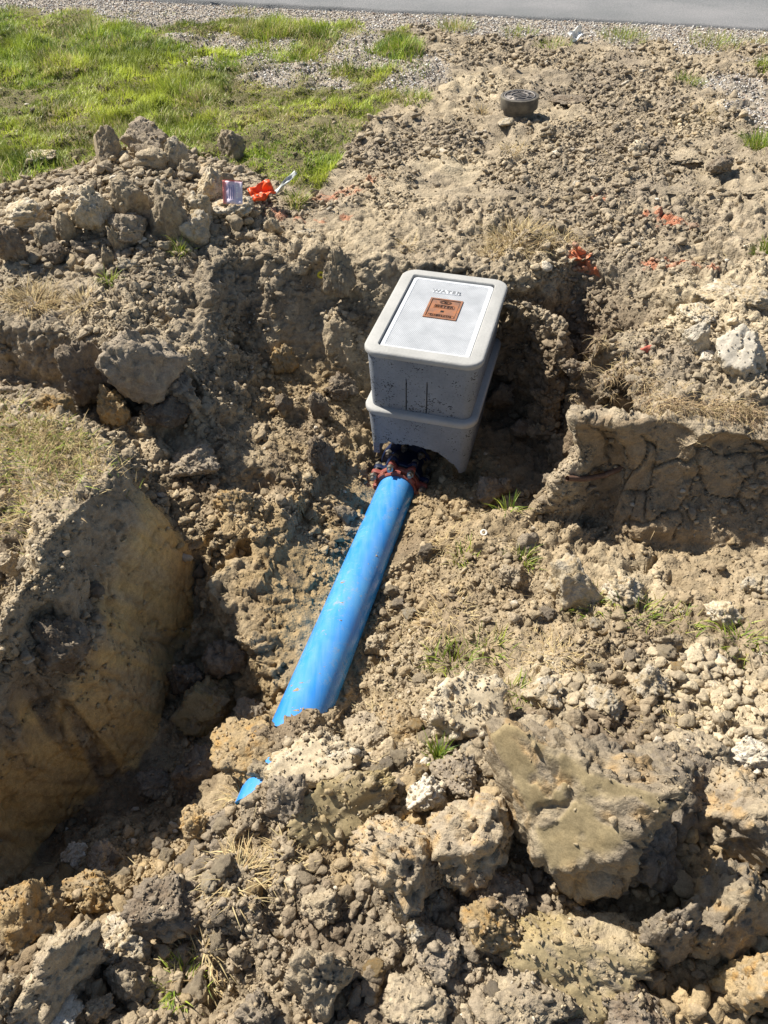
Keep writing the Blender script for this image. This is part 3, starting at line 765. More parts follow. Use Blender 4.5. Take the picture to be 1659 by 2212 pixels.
parts += [(text_mesh('OI', .014, .0012, M_RUSTD), T(0, .056, -.0045))]
door = link('reader_door', join_mesh('reader_door', parts), lid); door.location = (DX, DY, 0); door['label'] = 'small rusty iron reader door'

# ------------------------------------------------------------------ blue pipe
def pipe_mat():
    m, t, b = new_mat('blue_pvc'); L = t.links.new
    tc = N(t, 'ShaderNodeTexCoord')
    n1 = N(t, 'ShaderNodeTexNoise', Scale=5.0, Detail=6.0, Roughness=.6); n2 = N(t, 'ShaderNodeTexNoise', Scale=34.0, Detail=6.0, Roughness=.75)
    for n in (n1, n2): L(tc.outputs['Object'], n.inputs['Vector'])
    ge = N(t, 'ShaderNodeNewGeometry'); sp = N(t, 'ShaderNodeSeparateXYZ'); L(ge.outputs['Normal'], sp.inputs[0])
    base = N(t, 'ShaderNodeMix', data_type='RGBA'); base.inputs['A'].default_value = (.010, .235, .72, 1); base.inputs['B'].default_value = (.07, .36, .74, 1)
    r0 = N(t, 'ShaderNodeMapRange'); r0.inputs['From Min'].default_value = .4; r0.inputs['From Max'].default_value = .7; L(n1.outputs['Fac'], r0.inputs['Value']); L(r0.outputs[0], base.inputs['Factor'])
    # dust and a painted sky sheen along the upper side, in long smears
    mpp = N(t, 'ShaderNodeMapping'); mpp.inputs['Scale'].default_value = (60, 3.5, 60); L(tc.outputs['Object'], mpp.inputs['Vector'])
    n3 = N(t, 'ShaderNodeTexNoise', Scale=1.0, Detail=4.0); L(mpp.outputs[0], n3.inputs['Vector'])
    up = N(t, 'ShaderNodeMapRange'); up.inputs['From Min'].default_value = .35; up.inputs['From Max'].default_value = .95; up.inputs['To Max'].default_value = .48; L(sp.outputs[2], up.inputs['Value'])
    sm = N(t, 'ShaderNodeMapRange'); sm.inputs['From Min'].default_value = .3; sm.inputs['From Max'].default_value = .7; sm.inputs['To Min'].default_value = .25; L(n3.outputs['Fac'], sm.inputs['Value'])
    um = N(t, 'ShaderNodeMath', operation='MULTIPLY'); L(up.outputs[0], um.inputs[0]); L(sm.outputs[0], um.inputs[1])
    dust_sheen = N(t, 'ShaderNodeMix', data_type='RGBA'); L(um.outputs[0], dust_sheen.inputs['Factor']); L(base.outputs['Result'], dust_sheen.inputs['A']); dust_sheen.inputs['B'].default_value = (.22, .40, .60, 1)
    # dried mud
    r1 = N(t, 'ShaderNodeMapRange'); r1.inputs['From Min'].default_value = .54; r1.inputs['From Max'].default_value = .66; L(n2.outputs['Fac'], r1.inputs['Value'])
    r2 = N(t, 'ShaderNodeMapRange'); r2.inputs['From Min'].default_value = .44; r2.inputs['From Max'].default_value = .66; L(n1.outputs['Fac'], r2.inputs['Value'])
    mu = N(t, 'ShaderNodeMath', operation='MULTIPLY'); L(r1.outputs[0], mu.inputs[0]); L(r2.outputs[0], mu.inputs[1])
    m8 = N(t, 'ShaderNodeMath', operation='MULTIPLY'); L(mu.outputs[0], m8.inputs[0]); m8.inputs[1].default_value = .75
    mx = N(t, 'ShaderNodeMix', data_type='RGBA'); L(m8.outputs[0], mx.inputs['Factor']); L(dust_sheen.outputs['Result'], mx.inputs['A']); mx.inputs['B'].default_value = (.36, .28, .19, 1)
    L(mx.outputs['Result'], b.inputs['Base Color'])
    rr = N(t, 'ShaderNodeMapRange'); rr.inputs['To Min'].default_value = .24; rr.inputs['To Max'].default_value = .9; L(mu.outputs[0], rr.inputs['Value']); L(rr.outputs[0], b.inputs['Roughness'])
    bp = N(t, 'ShaderNodeBump', Strength=.12, Distance=.004); L(n2.outputs['Fac'], bp.inputs['Height']); L(bp.outputs[0], b.inputs['Normal'])
    return m
def tube(ys, rad, nseg=64, thick=.008):
    c = pipe_axis(ys); d = np.gradient(c, axis=0); d /= np.linalg.norm(d, axis=1)[:, None]
    rings_o, rings_i = [], []
    th = np.linspace(0, 2 * np.pi, nseg, endpoint=False)
    for p, t in zip(c, d):
        s = np.cross(t, (0, 0, 1)); s /= np.linalg.norm(s); u = np.cross(s, t)
        o = np.cos(th)[:, None] * s + np.sin(th)[:, None] * u
        rings_o.append(p + o * rad); rings_i.append(p + o * (rad - thick))
    return loft(rings_o + rings_i[::-1], close=True)
V, f = tube(np.linspace(1.01, 2.78, 60), PIPE_R)
pc = pipe_axis(1.7)
me = mesh_np('water_pipe', V - pc, [f], pipe_mat()); shade_auto(me, 40)
pipe = link('water_pipe', me); pipe.location = pc
tag(pipe, 'bright blue plastic water pipe running from the concrete box down the trench', 'pipe')

# ------------------------------------------------------------------ bolted coupling under the arch of the lower box
PD = pipe_axis(2.61) - pipe_axis(2.60); PD /= np.linalg.norm(PD)
CP = pipe_axis(2.695)
coup = empty('pipe_coupling', CP)
coup.rotation_euler = Vector(PD).to_track_quat('Y', 'Z').to_euler()
tag(coup, 'red brown bolted coupling ring where the blue pipe enters the box', 'coupling')
M_REDI = worn('red_iron', (.26, .06, .045), (.32, .17, .11), 26, .6, .0, (.5, .75))
M_BLUEI = worn('dark_blue_iron', (.008, .02, .07), (.05, .055, .07), 22, .4)
M_STEEL = worn('dull_steel', (.38, .36, .32), (.2, .13, .08), 40, .4, .75)
def ring_disc(name, r_in, prof_fn, y0, y1, mat, n=160):
    th = np.linspace(0, 2 * np.pi, n, endpoint=False); ro = prof_fn(th)
    def rg(r, y): return np.column_stack([r * np.cos(th), np.full(n, y), r * np.sin(th)])
    V, f = loft([rg(r_in + 0 * th, y0), rg(ro - .006, y0), rg(ro, y0 + .005), rg(ro, y1 - .005), rg(ro - .006, y1), rg(r_in + 0 * th, y1)], close=True)
    me = mesh_np(name, V, [f], mat); shade_auto(me, 35); return me
NB = 8
ear = lambda th: .114 + .030 * np.clip(np.cos(NB * (th - .25)), -.1, 1) ** 1
link('gland_ring', ring_disc('gland_ring', PIPE_R + .003, ear, -.012, .016, M_REDI), coup)
link('wedge_ring', ring_disc('wedge_ring', PIPE_R + .002, lambda th: .104 + .006 * np.sign(np.cos(NB * th)) , -.034, -.013, M_REDI), coup)
link('gasket', ring_disc('gasket', PIPE_R + .001, lambda th: .108 + 0 * th, .017, .033, plain('black_rubber', (.012, .012, .013), .7)), coup)
link('bell', ring_disc('bell', PIPE_R + .001, lambda th: .112 + .030 * np.clip(np.cos(NB * (th - .25)), -.1, 1), .034, .062, M_BLUEI), coup)
link('valve_body', ring_disc('valve_body', .05, lambda th: .095 + 0 * th, .062, .20, M_BLUEI), coup)
link('flange', ring_disc('flange', .05, lambda th: .128 + 0 * th, .20, .235, M_BLUEI), coup)
def bolt_mesh(l0, l1):
    bm = bmesh.new()
    def cyl(r, y0, y1, n):
        g = bmesh.ops.create_cone(bm, cap_ends=True, segments=n, radius1=r, radius2=r, depth=y1 - y0)
        bmesh.ops.rotate(bm, verts=g['verts'], cent=(0, 0, 0), matrix=Matrix.Rotation(R(90), 3, 'X')); bmesh.ops.translate(bm, verts=g['verts'], vec=(0, (y0 + y1) / 2, 0))
    cyl(.0085, l0, l1, 14); cyl(.0165, l0 + .018, l0 + .036, 6); cyl(.0165, l1 - .022, l1 - .004, 6)
    me = bpy.data.meshes.new('bolt'); bm.to_mesh(me); bm.free(); me.materials.append(M_STEEL); return me
bm_ = bolt_mesh(-.058, .082); bf_ = bolt_mesh(.15, .27)
for k in range(NB):
    th = .25 + k * 2 * math.pi / NB
    b_ = link('bolt', bm_, coup); b_.location = (.126 * math.cos(th), 0, .126 * math.sin(th))
for k in range(NB):
    th = .10 + k * 2 * math.pi / NB
    if math.sin(th) > -.2:
        b_ = link('flange_bolt', bf_, coup); b_.location = (.112 * math.cos(th), 0, .112 * math.sin(th))

# ------------------------------------------------------------------ round valve cap standing in the soil
cb, _, _ = hit(1118, 262)
cp = np.array((cb[0] + .02, cb[1] + .12, cb[2] - .03))
cap = empty('valve_box', (cp[0], cp[1], cp[2])); tag(cap, 'round dark valve box with a raised cast lid poking out of the soil', 'valve box')
M_CAPW = worn('weathered_collar', (.085, .075, .062), (.20, .175, .13), 14, .8, 0, (.42, .68))
M_CAPT = worn('cast_lid', (.17, .155, .145), (.30, .26, .22), 25, .5, .45, (.4, .7))
def lathe(prof, n=96, jit=0):
    th = np.linspace(0, 2 * np.pi, n, endpoint=False)
    return loft([np.column_stack([r * np.cos(th), r * np.sin(th), np.full(n, z)]) for r, z in prof])
V, f = lathe([(.090, -.20), (.100, .04), (.103, .075), (.122, .082), (.1235, .085), (.126, .150), (.1255, .154), (.122, .156), (.108, .156), (.107, .1485), (.0, .1485)])
me = mesh_np('collar', V, [f], M_CAPW); shade_auto(me, 35); link('collar', me, cap)
pr = []
def ringb(r0, r1, z0, z1):
    V, f = lathe([(r0, z0), (r0, z1), (r1, z1), (r1, z0)]); m_ = mesh_np('r', V, [f], M_CAPT); return m_
V, f = lathe([(.103, .150), (.103, .1515), (.0, .1515)]); pr.append((mesh_np('d', V, [f], M_CAPT), I4))
pr += [(ringb(.094, .103, .1515, .158), I4), (ringb(.054, .060, .1515, .1575), I4)]
for k in range(12):
    a_ = 2 * math.pi * k / 12
    if k % 3: pr.append((box_me(.063, .091, -.004, .004, .1516, .1575, M_CAPT), Matrix.Rotation(a_, 4, 'Z')))
for s_ in (-.022, 0, .022): pr.append((box_me(-.046 + abs(s_) * .6, .046 - abs(s_) * .6, s_ - .004, s_ + .004, .1516, .157, M_CAPT), Matrix.Rotation(.5, 4, 'Z')))
pr.append((text_mesh('W', .03, .003, M_CAPT), T(-.0, .076, .1545))); 
lid2 = join_mesh('cap_lid', pr); link('cap_lid', lid2, cap)
cap.rotation_euler = (R(2.0), R(-2), 0)
# ------------------------------------------------------------------ rocks and clods
_ico = {}
def ico(sub):
    if sub not in _ico:
        bm = bmesh.new(); bmesh.ops.create_icosphere(bm, subdivisions=sub, radius=1)
        _ico[sub] = (np.array([v.co[:] for v in bm.verts]), np.array([[v.index for v in f.verts] for f in bm.faces])); bm.free()
    return _ico[sub]
def rock(seed, sub=4, planes=11, rough=.15, crumb=.085, sharp=.03, smooth_face=None, el=(1, .85, .7), lump=.2, dhi=.92):
    """a broken lump: blunt cut faces, then roughened; returns verts (half size about 1), faces, a mask of the clean cut face"""
    r = np.random.default_rng(seed)
    dirs, F = ico(sub)
    n = r.normal(size=(planes, 3)); n /= np.linalg.norm(n, axis=1)[:, None]
    d = r.uniform(.62, dhi, planes)
    if smooth_face is not None:
        sf = np.array(smooth_face, float); sf /= np.linalg.norm(sf)
        keep = n @ sf < .75; n = np.concatenate([n[keep], sf[None]]); d = np.concatenate([d[keep], [.55]])
    dw = dirs + .12 * np.stack([fbm(dirs * 1.7 + seed, 2, 3), fbm(dirs * 1.7 + seed, 2, 7), fbm(dirs * 1.7 + seed, 2, 13)], -1)
    dots = dw @ n.T
    with np.errstate(divide='ignore'):
        t = np.where(dots > .08, d / np.maximum(dots, 1e-6), 9.)
    rad = np.minimum(t.min(1), 1.2)
    mask = np.zeros(len(dirs))
    if smooth_face is not None:
        mask = smooth(t[:, :-1].min(1) - t[:, -1], .0, .10) * (t[:, -1] < 1.2)
        mask = mask * smooth(fbm(dirs * 2.6 + seed, 3, 15), -.38, -.12)
    P = dirs * rad[:, None]
    ro = 1 - .96 * mask
    o = seed * 3.17
    amp = lump * fbm(P * 1.6 + o, 3, 21) + rough * fbm(P * 4.3 + o, 3 if sub < 5 else 5, 23, .58) - (.10 * np.clip(1 - np.abs(vnoise(P * 2.3 + o, 33)) * 9, 0, 1) if sub >= 4 else 0)
    fa, I = facets(P * 3.2 + o, 25, .15); amp += crumb * 1.15 * fa
    if sub >= 4:
        fa, I2 = facets(P * 7.5 + o, 27, .15); amp += crumb * .55 * fa
    if sub >= 5:
        fa, I2 = facets(P * 18 + o, 29, .15); amp += crumb * .26 * fa
    P = P * (1 + amp * ro)[:, None]
    P = P * np.array(el)
    return P, F, mask
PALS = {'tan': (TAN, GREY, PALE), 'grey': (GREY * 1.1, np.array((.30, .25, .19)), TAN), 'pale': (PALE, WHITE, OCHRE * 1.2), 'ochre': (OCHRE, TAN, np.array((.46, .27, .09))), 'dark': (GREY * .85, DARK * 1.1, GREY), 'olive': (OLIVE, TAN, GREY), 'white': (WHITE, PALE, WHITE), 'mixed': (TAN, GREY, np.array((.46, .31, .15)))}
def rock_col(P, pal, seed, mask=None):
    a, b, c = PALS[pal]
    n1 = fbm(P * 2.2 + seed * 1.3, 3, 61); n2 = fbm(P * 5.5 + seed, 3, 63)
    col = np.tile(np.asarray(a, float), (len(P), 1))
    col = mixc(col, b, np.clip(.35 + 1.3 * n1, 0, 1) * .8)
    col = mixc(col, c, np.clip((n2 - .08) * 2.2, 0, .75))
    if mask is not None: col = mixc(col, {'white': WHITE * .97, 'pale': PALE, 'tan': TAN * 1.05, 'grey': GREY * 1.25}.get(pal, np.array((.31, .245, .135))), mask * .9)
    return np.column_stack([col, 1 - .8 * mask]) if mask is not None else col
def rock_mesh(name, seed, size, pal, sub=4, mat=None, rot=None, **kw):
    P, F, mask = rock(seed, sub, **kw)
    col = rock_col(P, pal, seed, mask)
    P = P * size
    if rot is not None: P = P @ np.array(rot).T
    return mesh_np(name, P, [F], mat or M_CLOD, col, smooth=True)
def rotm(rx, ry, rz): return (Matrix.Rotation(rz, 3, 'Z') @ Matrix.Rotation(ry, 3, 'Y') @ Matrix.Rotation(rx, 3, 'X'))

# notable lumps: (px, py, width px, height px, palette, kind, label, options)
CL = []
def C(px, py, wpx, hpx, pal, name, label, group=None, **kw): CL.append((px, py, wpx, hpx, pal, name, label, group, kw))
# the heap in front
C(1222,1765,320,380,'mixed','clay_slab','largest clay slab with a smooth olive dug face in the front heap', sub=6, smooth_face=(-.25,-.62,.75), el=(1,.62,1), sink=.06, seed=3, planes=9, crumb=.045, lump=.12)
C(985,1540,190,180,'pale','clay_clod','pale flat topped clay lump behind the olive slab, right of the pipe end', sub=5, smooth_face=(.1,-.3,1), el=(1,.9,.75), seed=5)
C(660,1652,205,120,'pale','clay_clod','pale crusted lump lying across the end of the blue pipe', sub=5, el=(1,.75,.55), seed=7, smooth_face=(0,.2,1))
C(528,1628,190,125,'ochre','clay_clod','orange brown lump left of the buried pipe end', sub=5, el=(1,.8,.6), seed=8, z=-.44)
C(568,1672,84,74,'tan', 'clay_clod', 'small tan lump under the orange brown one, over the buried pipe', sub=4, seed=39, z=-.41)
C(735,1745,230,150,'olive','clay_slab','tan clay wedge with a long clean sliced face below the pipe end', sub=5, smooth_face=(-.35,-.5,.8), el=(1,.55,.55), seed=9, yaw=25)
C(484,1812,120,96,'grey', 'clay_clod', 'grey lump hiding the pipe at the foot of the front heap', sub=4, seed=40, z=-.43)
C(640,1740,130,130,'grey','clay_clod','crumbly grey lump under the pale crusted one at the pipe end', sub=5, seed=10)
C(880,1860,210,170,'mixed','clay_clod','brown knobbly lump left of the olive slab', sub=5, seed=12, crumb=.09)
C(1040,1810,190,190,'mixed','clay_clod','round brown knobbly lump touching the left side of the olive slab', sub=5, seed=13, crumb=.09)
C(1440,1690,250,200,'grey','clay_clod','wide grey lump behind the right shoulder of the olive slab', sub=5, seed=14)
C(1590,1760,180,190,'mixed','clay_clod','tall tan lump by the right edge, right of the olive slab', sub=5, seed=15)
C(1400,1830,170,160,'grey','clay_clod','grey crumbly lump at the right foot of the olive slab', sub=5, seed=16, crumb=.09)
C(1560,1980,200,250,'mixed','clay_clod','large orange stained lump low by the right edge', sub=5, seed=17, crumb=.08)
C(1270,2075,330,200,'olive','clay_clod','long olive brown lump lying below the olive slab', sub=5, seed=18, el=(1,.7,.6), yaw=-20, smooth_face=(.1,-.7,.6))
C(1440,2030,110,220,'grey','clay_clod','narrow upright grey lump in the dark gap below the olive slab', sub=5, seed=19, el=(.7,.6,1.2))
C(1620,2130,150,170,'ochre','clay_clod','orange brown lump in the bottom right corner', sub=5, seed=20)
C(1150,2160,240,130,'tan','clay_clod','tan rough lump at the bottom edge below the long olive one', sub=5, seed=21)
C(1360,2180,150,110,'dark','clay_clod','dark lump at the bottom edge between the tan and orange ones', sub=4, seed=22)
C(900,2165,150,100,'tan','clay_clod','pale lump at the bottom edge near the middle', sub=5, seed=23)
C(1060,2010,130,120,'ochre','clay_clod','rusty brown lump left of the long olive one', sub=4, seed=24)
C(950,2060,100,80,'grey','clay_clod','small grey lump low in the middle of the front heap', sub=4, seed=25)
C(875,1960,60,110,'pale','clay_clod','small upright lump with an orange top in the front heap', sub=4, seed=26, el=(.8,.7,1.1))
C(905,2010,70,60,'pale','clay_clod','small yellow faced lump in the middle of the front heap', sub=4, seed=27)
C(790,1600,110,90,'tan','clay_clod','tan lump just right of the buried pipe end', sub=4, seed=28)
C(870,1570,120,90,'ochre','clay_clod','brown lump between the pipe and the flat topped pale lump', sub=4, seed=29)
C(990,1670,100,80,'grey','clay_clod','round grey brown lump under the flat topped pale lump', sub=4, seed=30)
C(915,1720,90,80,'white','clay_clod','chalky white patched lump above the knobbly brown lumps', sub=4, seed=31)
C(1160,1590,90,80,'tan','clay_clod','tan lump just behind the top of the olive slab', sub=4, seed=32)
C(1510,1640,150,100,'tan','clay_clod','pale lump behind the wide grey lump near the right edge', sub=5, seed=33)
C(1630,1630,100,80,'white','clay_clod','whitish lump at the right edge above the front heap', sub=4, seed=34)
C(700,1960,90,70,'tan','clay_clod','tan lump on the left slope of the front heap', sub=4, seed=35)
C(1080,1930,120,100,'dark','clay_clod','dark lump in the shade under the round knobbly lump', sub=4, seed=36)
C(700,2120,150,180,'tan','clay_clod','tan lump low in the front heap, right of the dry grass', sub=4, seed=37, el=(.8,.7,1))
C(560,2190,100,90,'grey','clay_clod','grey lump at the bottom edge beside the dry grass', sub=4, seed=38)
# lower left
C(60,2010,190,190,'ochre','clay_clod','large tan boulder like lump at the lower left edge', sub=5, seed=41)
C(140,2090,170,190,'tan','clay_clod','big leaning tan lump in the lower left corner', sub=5, seed=42, el=(1,.8,.8), yaw=40)
C(255,2045,130,110,'pale','clay_clod','cream coloured lump leaning on the big tan one, lower left', sub=5, seed=43)
C(285,2120,120,110,'tan','clay_clod','rough tan lump below the cream coloured one, lower left', sub=4, seed=44)
C(30,2160,80,110,'tan','clay_clod','pale lump in the bottom left corner', sub=4, seed=45)
C(210,2180,70,60,'tan','clay_clod','small tan lump at the foot of the lower left boulders', sub=4, seed=46)
C(100,2205,150,60,'white','clay_clod','whitish flat lump cut by the bottom left edge', sub=4, seed=47)
C(370,1955,170,130,'dark','turf_sod','dark clod of turf and roots left of the front heap', sub=5, seed=48, crumb=.10)
C(200,1925,120,100,'ochre','clay_clod','crumbly brown lump above the cream coloured one', sub=4, seed=49, crumb=.1)
C(430,1790,110,110,'ochre','clay_clod','pointed brown lump standing at the mouth of the dark trench', sub=5, seed=50, el=(.9,.8,1.1))
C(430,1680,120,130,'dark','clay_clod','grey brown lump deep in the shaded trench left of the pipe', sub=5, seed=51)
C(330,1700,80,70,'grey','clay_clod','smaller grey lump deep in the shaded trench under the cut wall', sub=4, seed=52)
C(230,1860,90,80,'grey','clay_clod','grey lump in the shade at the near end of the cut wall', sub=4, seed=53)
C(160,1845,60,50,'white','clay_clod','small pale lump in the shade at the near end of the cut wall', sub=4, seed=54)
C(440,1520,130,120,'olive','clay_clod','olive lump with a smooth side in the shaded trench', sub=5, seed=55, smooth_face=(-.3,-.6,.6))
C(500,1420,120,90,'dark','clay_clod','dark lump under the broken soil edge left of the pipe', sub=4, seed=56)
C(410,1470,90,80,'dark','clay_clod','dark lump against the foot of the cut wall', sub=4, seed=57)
C(540,1550,80,70,'grey','clay_clod','grey lump just left of the pipe near its buried end', sub=4, seed=58)
# left block and cliff
C(120,1400,130,120,'dark','clay_clod','cracked lump hanging in the face of the cut wall', sub=5, seed=61)
C(50,1440,80,90,'dark','clay_clod','smaller cracked lump in the cut wall by the left edge', sub=4, seed=62)
C(25,1215,60,50,'tan','clay_clod','tan lump on top of the cut wall at the left edge', sub=4, seed=63)
C(300,790,160,140,'grey','clay_clod','large grey block standing left of the pit', sub=5, seed=64, el=(1,.8,.85), planes=8, crumb=.03)
C(375,840,90,90,'grey','clay_clod','smaller block leaning right of the large grey block', sub=4, seed=65)
C(370,885,110,80,'dark','clay_clod','brown block under the large grey block', sub=4, seed=66, planes=8, crumb=.03)
C(190,825,110,120,'dark','clay_clod','brown block in the shade left of the large grey block', sub=5, seed=67)
C(245,880,70,90,'ochre','clay_clod','ochre lump below the large grey block', sub=4, seed=68)
C(120,880,90,70,'ochre','clay_clod','ochre lump behind the dry grass of the left bank', sub=4, seed=69)
C(420,1000,120,70,'grey','clay_clod','grey lump in the shaded hollow behind the cut wall', sub=4, seed=70)
C(500,1085,90,60,'ochre','clay_clod','ochre lump at the top of the sunny soil left of the pipe', sub=4, seed=71)
C(690,985,60,80,'dark','clay_clod','brown lump on the slope left of the lower concrete box', sub=4, seed=72)
C(612,783,60,60,'ochre','clay_clod','ochre lump at the foot of the rear pit wall', sub=4, seed=73)
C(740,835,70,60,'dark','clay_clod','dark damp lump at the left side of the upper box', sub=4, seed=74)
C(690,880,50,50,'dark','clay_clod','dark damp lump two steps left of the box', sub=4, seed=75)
C(735,600,70,80,'tan','clay_clod','rounded tan lump set in the rear pit wall', sub=4, seed=76)
C(770,1135,60,50,'tan','clay_clod','tan lump at the left of the pipe below the coupling', sub=4, seed=77)
C(745,1110,50,45,'grey','clay_clod','grey lump left of the pipe coupling', sub=4, seed=78)
C(610,870,40,40,'dark','clay_clod','small dark lump on the slope left of the box', sub=4, seed=79)
C(815,1400,55,60,'tan','clay_clod','tan lump touching the right side of the blue pipe', sub=4, seed=80)
# right
C(1235,1265,118,122,'pale','limestone_clod','round pale cracked lump on the lower bench in front of the right bank', sub=5, seed=81, crumb=.04, el=(1,.9,.9))
C(1105,1245,60,50,'tan','clay_clod','tan lump left of the round pale cracked lump', sub=4, seed=82)
C(1340,1275,90,60,'pale','clay_clod','pale ochre lump right of the round cracked lump', sub=4, seed=83)
C(1140,1180,50,50,'grey','clay_clod','grey lump behind the round cracked lump', sub=4, seed=84)
C(1400,1480,90,70,'pale','clay_clod','pale lump among the stones right of the front slab', sub=4, seed=85)
C(1310,1520,80,60,'pale','clay_clod','pale flat lump behind the front slab', sub=4, seed=86)
C(1170,1500,90,60,'pale','clay_clod','cracked pale lump between the grass and the front slab', sub=4, seed=87)
C(1560,1330,80,60,'pale','clay_clod','pale lump near the right edge on the lower bench', sub=4, seed=88)
C(1640,1270,80,60,'pale','clay_clod','pale lump at the right edge on the lower bench', sub=4, seed=89)
C(1450,1390,60,50,'tan','clay_clod','tan lump beside the green grass on the lower bench', sub=4, seed=90)
C(1605,760,108,120,'white','limestone_slab','large whitish slab lying on the right bank', sub=5, seed=91, el=(1,.9,.55), smooth_face=(-.3,-.4,.8), crumb=.03)
C(1508,735,60,66,'white','limestone_clod','whitish upright stone left of the large whitish slab', sub=4, seed=92, crumb=.03)
C(1530,772,44,32,'white','limestone_clod','small whitish stone at the foot of the large whitish slab', sub=4, seed=93, crumb=.03)
C(1625,650,75,55,'pale','limestone_clod','yellowish lump on the pale mound by the right edge', sub=4, seed=94)
C(1500,675,90,50,'pale','limestone_clod','broken yellowish lump on the pale mound of the right bank', sub=4, seed=95)
C(1560,625,110,40,'pale','limestone_clod','flat pale lump on top of the mound by the right edge', sub=4, seed=96, el=(1,.8,.4))
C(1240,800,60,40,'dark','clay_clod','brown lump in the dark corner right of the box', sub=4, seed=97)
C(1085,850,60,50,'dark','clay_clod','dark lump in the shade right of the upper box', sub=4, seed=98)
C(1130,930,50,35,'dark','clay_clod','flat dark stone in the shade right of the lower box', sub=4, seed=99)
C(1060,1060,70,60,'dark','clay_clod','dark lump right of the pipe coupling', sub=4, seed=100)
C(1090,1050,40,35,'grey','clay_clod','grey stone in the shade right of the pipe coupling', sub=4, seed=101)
C(1370,460,30,30,'tan','clay_clod','tan lump between the orange paint marks behind the right bank', sub=4, seed=102)
C(1480,340,90,40,'tan','clay_clod','broad tan lump in the rough soil right of the valve box', sub=4, seed=103)
C(1380,315,45,35,'pale','clay_clod','pale cracked lump right of the valve box', sub=4, seed=104)
C(1090,265,36,24,'pale','clay_clod','pale lump at the left foot of the valve box', sub=4, seed=105)
C(1230,215,80,14,'dark','clay_clod','flat dark clod behind the valve box', sub=4, seed=106)
C(1560,360,60,40,'dark','clay_clod','brown lump in the rough soil near the right edge', sub=4, seed=107)
# spoil heap on the grass, upper left
C(228,335,58,92,'tan','clay_clod','upright tan block at the back of the upper left heap', sub=4, seed=111, el=(.75,.7,1.2), planes=8, smooth_face=(-.5,-.6,.1), crumb=.03)
C(315,310,105,92,'grey','clay_clod','tallest grey slab at the back of the upper left heap', sub=5, seed=112, el=(1,.6,1), planes=8, crumb=.03)
C(335,352,92,60,'tan','clay_clod','slanted tan block in front of the tallest grey slab', sub=4, seed=113, planes=8, crumb=.03)
C(500,325,60,64,'tan','clay_clod','lone brown block at the right end of the upper left heap', sub=4, seed=114, el=(.9,.8,1), planes=8, crumb=.03)
C(378,345,50,62,'pale','clay_clod','pale block right of the tallest grey slab', sub=4, seed=115, planes=8)
C(95,335,68,28,'pale','clay_slab','flat two toned slab lying alone on the grass, upper left', sub=4, seed=116, el=(1,.7,.4))
C(135,395,60,34,'grey','clay_clod','low grey lump at the grass edge of the upper left heap', sub=4, seed=117)
C(168,368,40,24,'grey','clay_clod','small grey lump at the grass edge of the upper left heap', sub=4, seed=118)
C(150,425,90,56,'pale','clay_clod','angular tan slab on the left of the upper left heap', sub=4, seed=119, planes=8, crumb=.03)
C(280,430,72,86,'tan','clay_clod','grey slab leaning in the middle of the upper left heap', sub=4, seed=120, planes=7, crumb=.02)
C(362,465,88,110,'tan','clay_clod','large tan block in the front of the upper left heap', sub=5, seed=121, planes=8, crumb=.03)
C(435,460,60,65,'pale','clay_clod','pale block right of the large tan block, upper left heap', sub=4, seed=122, planes=8)
C(455,405,64,66,'pale','clay_clod','tan slab behind the pale block, upper left heap', sub=4, seed=123, planes=8)
C(205,460,98,84,'pale','clay_clod','broad tan lump in the middle left of the upper left heap', sub=4, seed=124, planes=9)
C(275,500,80,70,'grey','clay_clod','dark grey lump hanging over the hollow, upper left heap', sub=4, seed=125)
C(250,525,30,52,'tan','clay_clod','upright narrow tan stone below the heap, upper left', sub=4, seed=126, el=(.7,.7,1.2))
C(232,560,28,50,'tan','clay_clod','leaning narrow tan stone below the heap, upper left', sub=4, seed=127, el=(.7,.7,1.2))
C(272,572,45,32,'pale','clay_clod','pale flat stone beside the leaning narrow stone', sub=4, seed=128)
C(195,582,36,28,'pale','clay_clod','yellowish stone left of the leaning narrow stone', sub=4, seed=129)
C(340,565,32,34,'tan','clay_clod','rounded stone alone in front of the upper left heap', sub=4, seed=130)
C(428,495,72,72,'pale','clay_clod','big yellowish block in front of the paper flag', sub=5, seed=131, planes=8, crumb=.03, el=(1,.8,.8))
C(500,448,105,60,'pale','clay_clod','wide yellow tinted block behind the paper flag', sub=4, seed=132, planes=9)
C(525,398,80,45,'tan','clay_clod','tan slab behind the paper flag', sub=4, seed=133, planes=8, crumb=.03)
C(60,470,92,72,'pale','clay_clod','tan lump at the left end of the upper left heap', sub=4, seed=134)
C(20,525,75,75,'dark','clay_clod','big brown lump at the left edge under the heap', sub=4, seed=135)
C(125,550,60,50,'dark','clay_clod','brown lump under the left end of the heap', sub=4, seed=136)
C(95,515,50,50,'tan','clay_clod','tan flake in the left part of the heap', sub=4, seed=137)
C(140,500,45,60,'tan','clay_clod','upright tan flake in the left part of the heap', sub=4, seed=138, el=(.8,.6,1.1))
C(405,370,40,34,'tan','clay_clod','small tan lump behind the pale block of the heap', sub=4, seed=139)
C(600,560,24,20,'tan','clay_clod','small tan stone on the rear edge of the pit', sub=4, seed=140)
C(660,505,40,24,'pale','clay_clod','pale stone behind the rear edge of the pit', sub=4, seed=141)
C(590,490,40,30,'tan','clay_clod','pale stone in front of the orange flag', sub=4, seed=142)

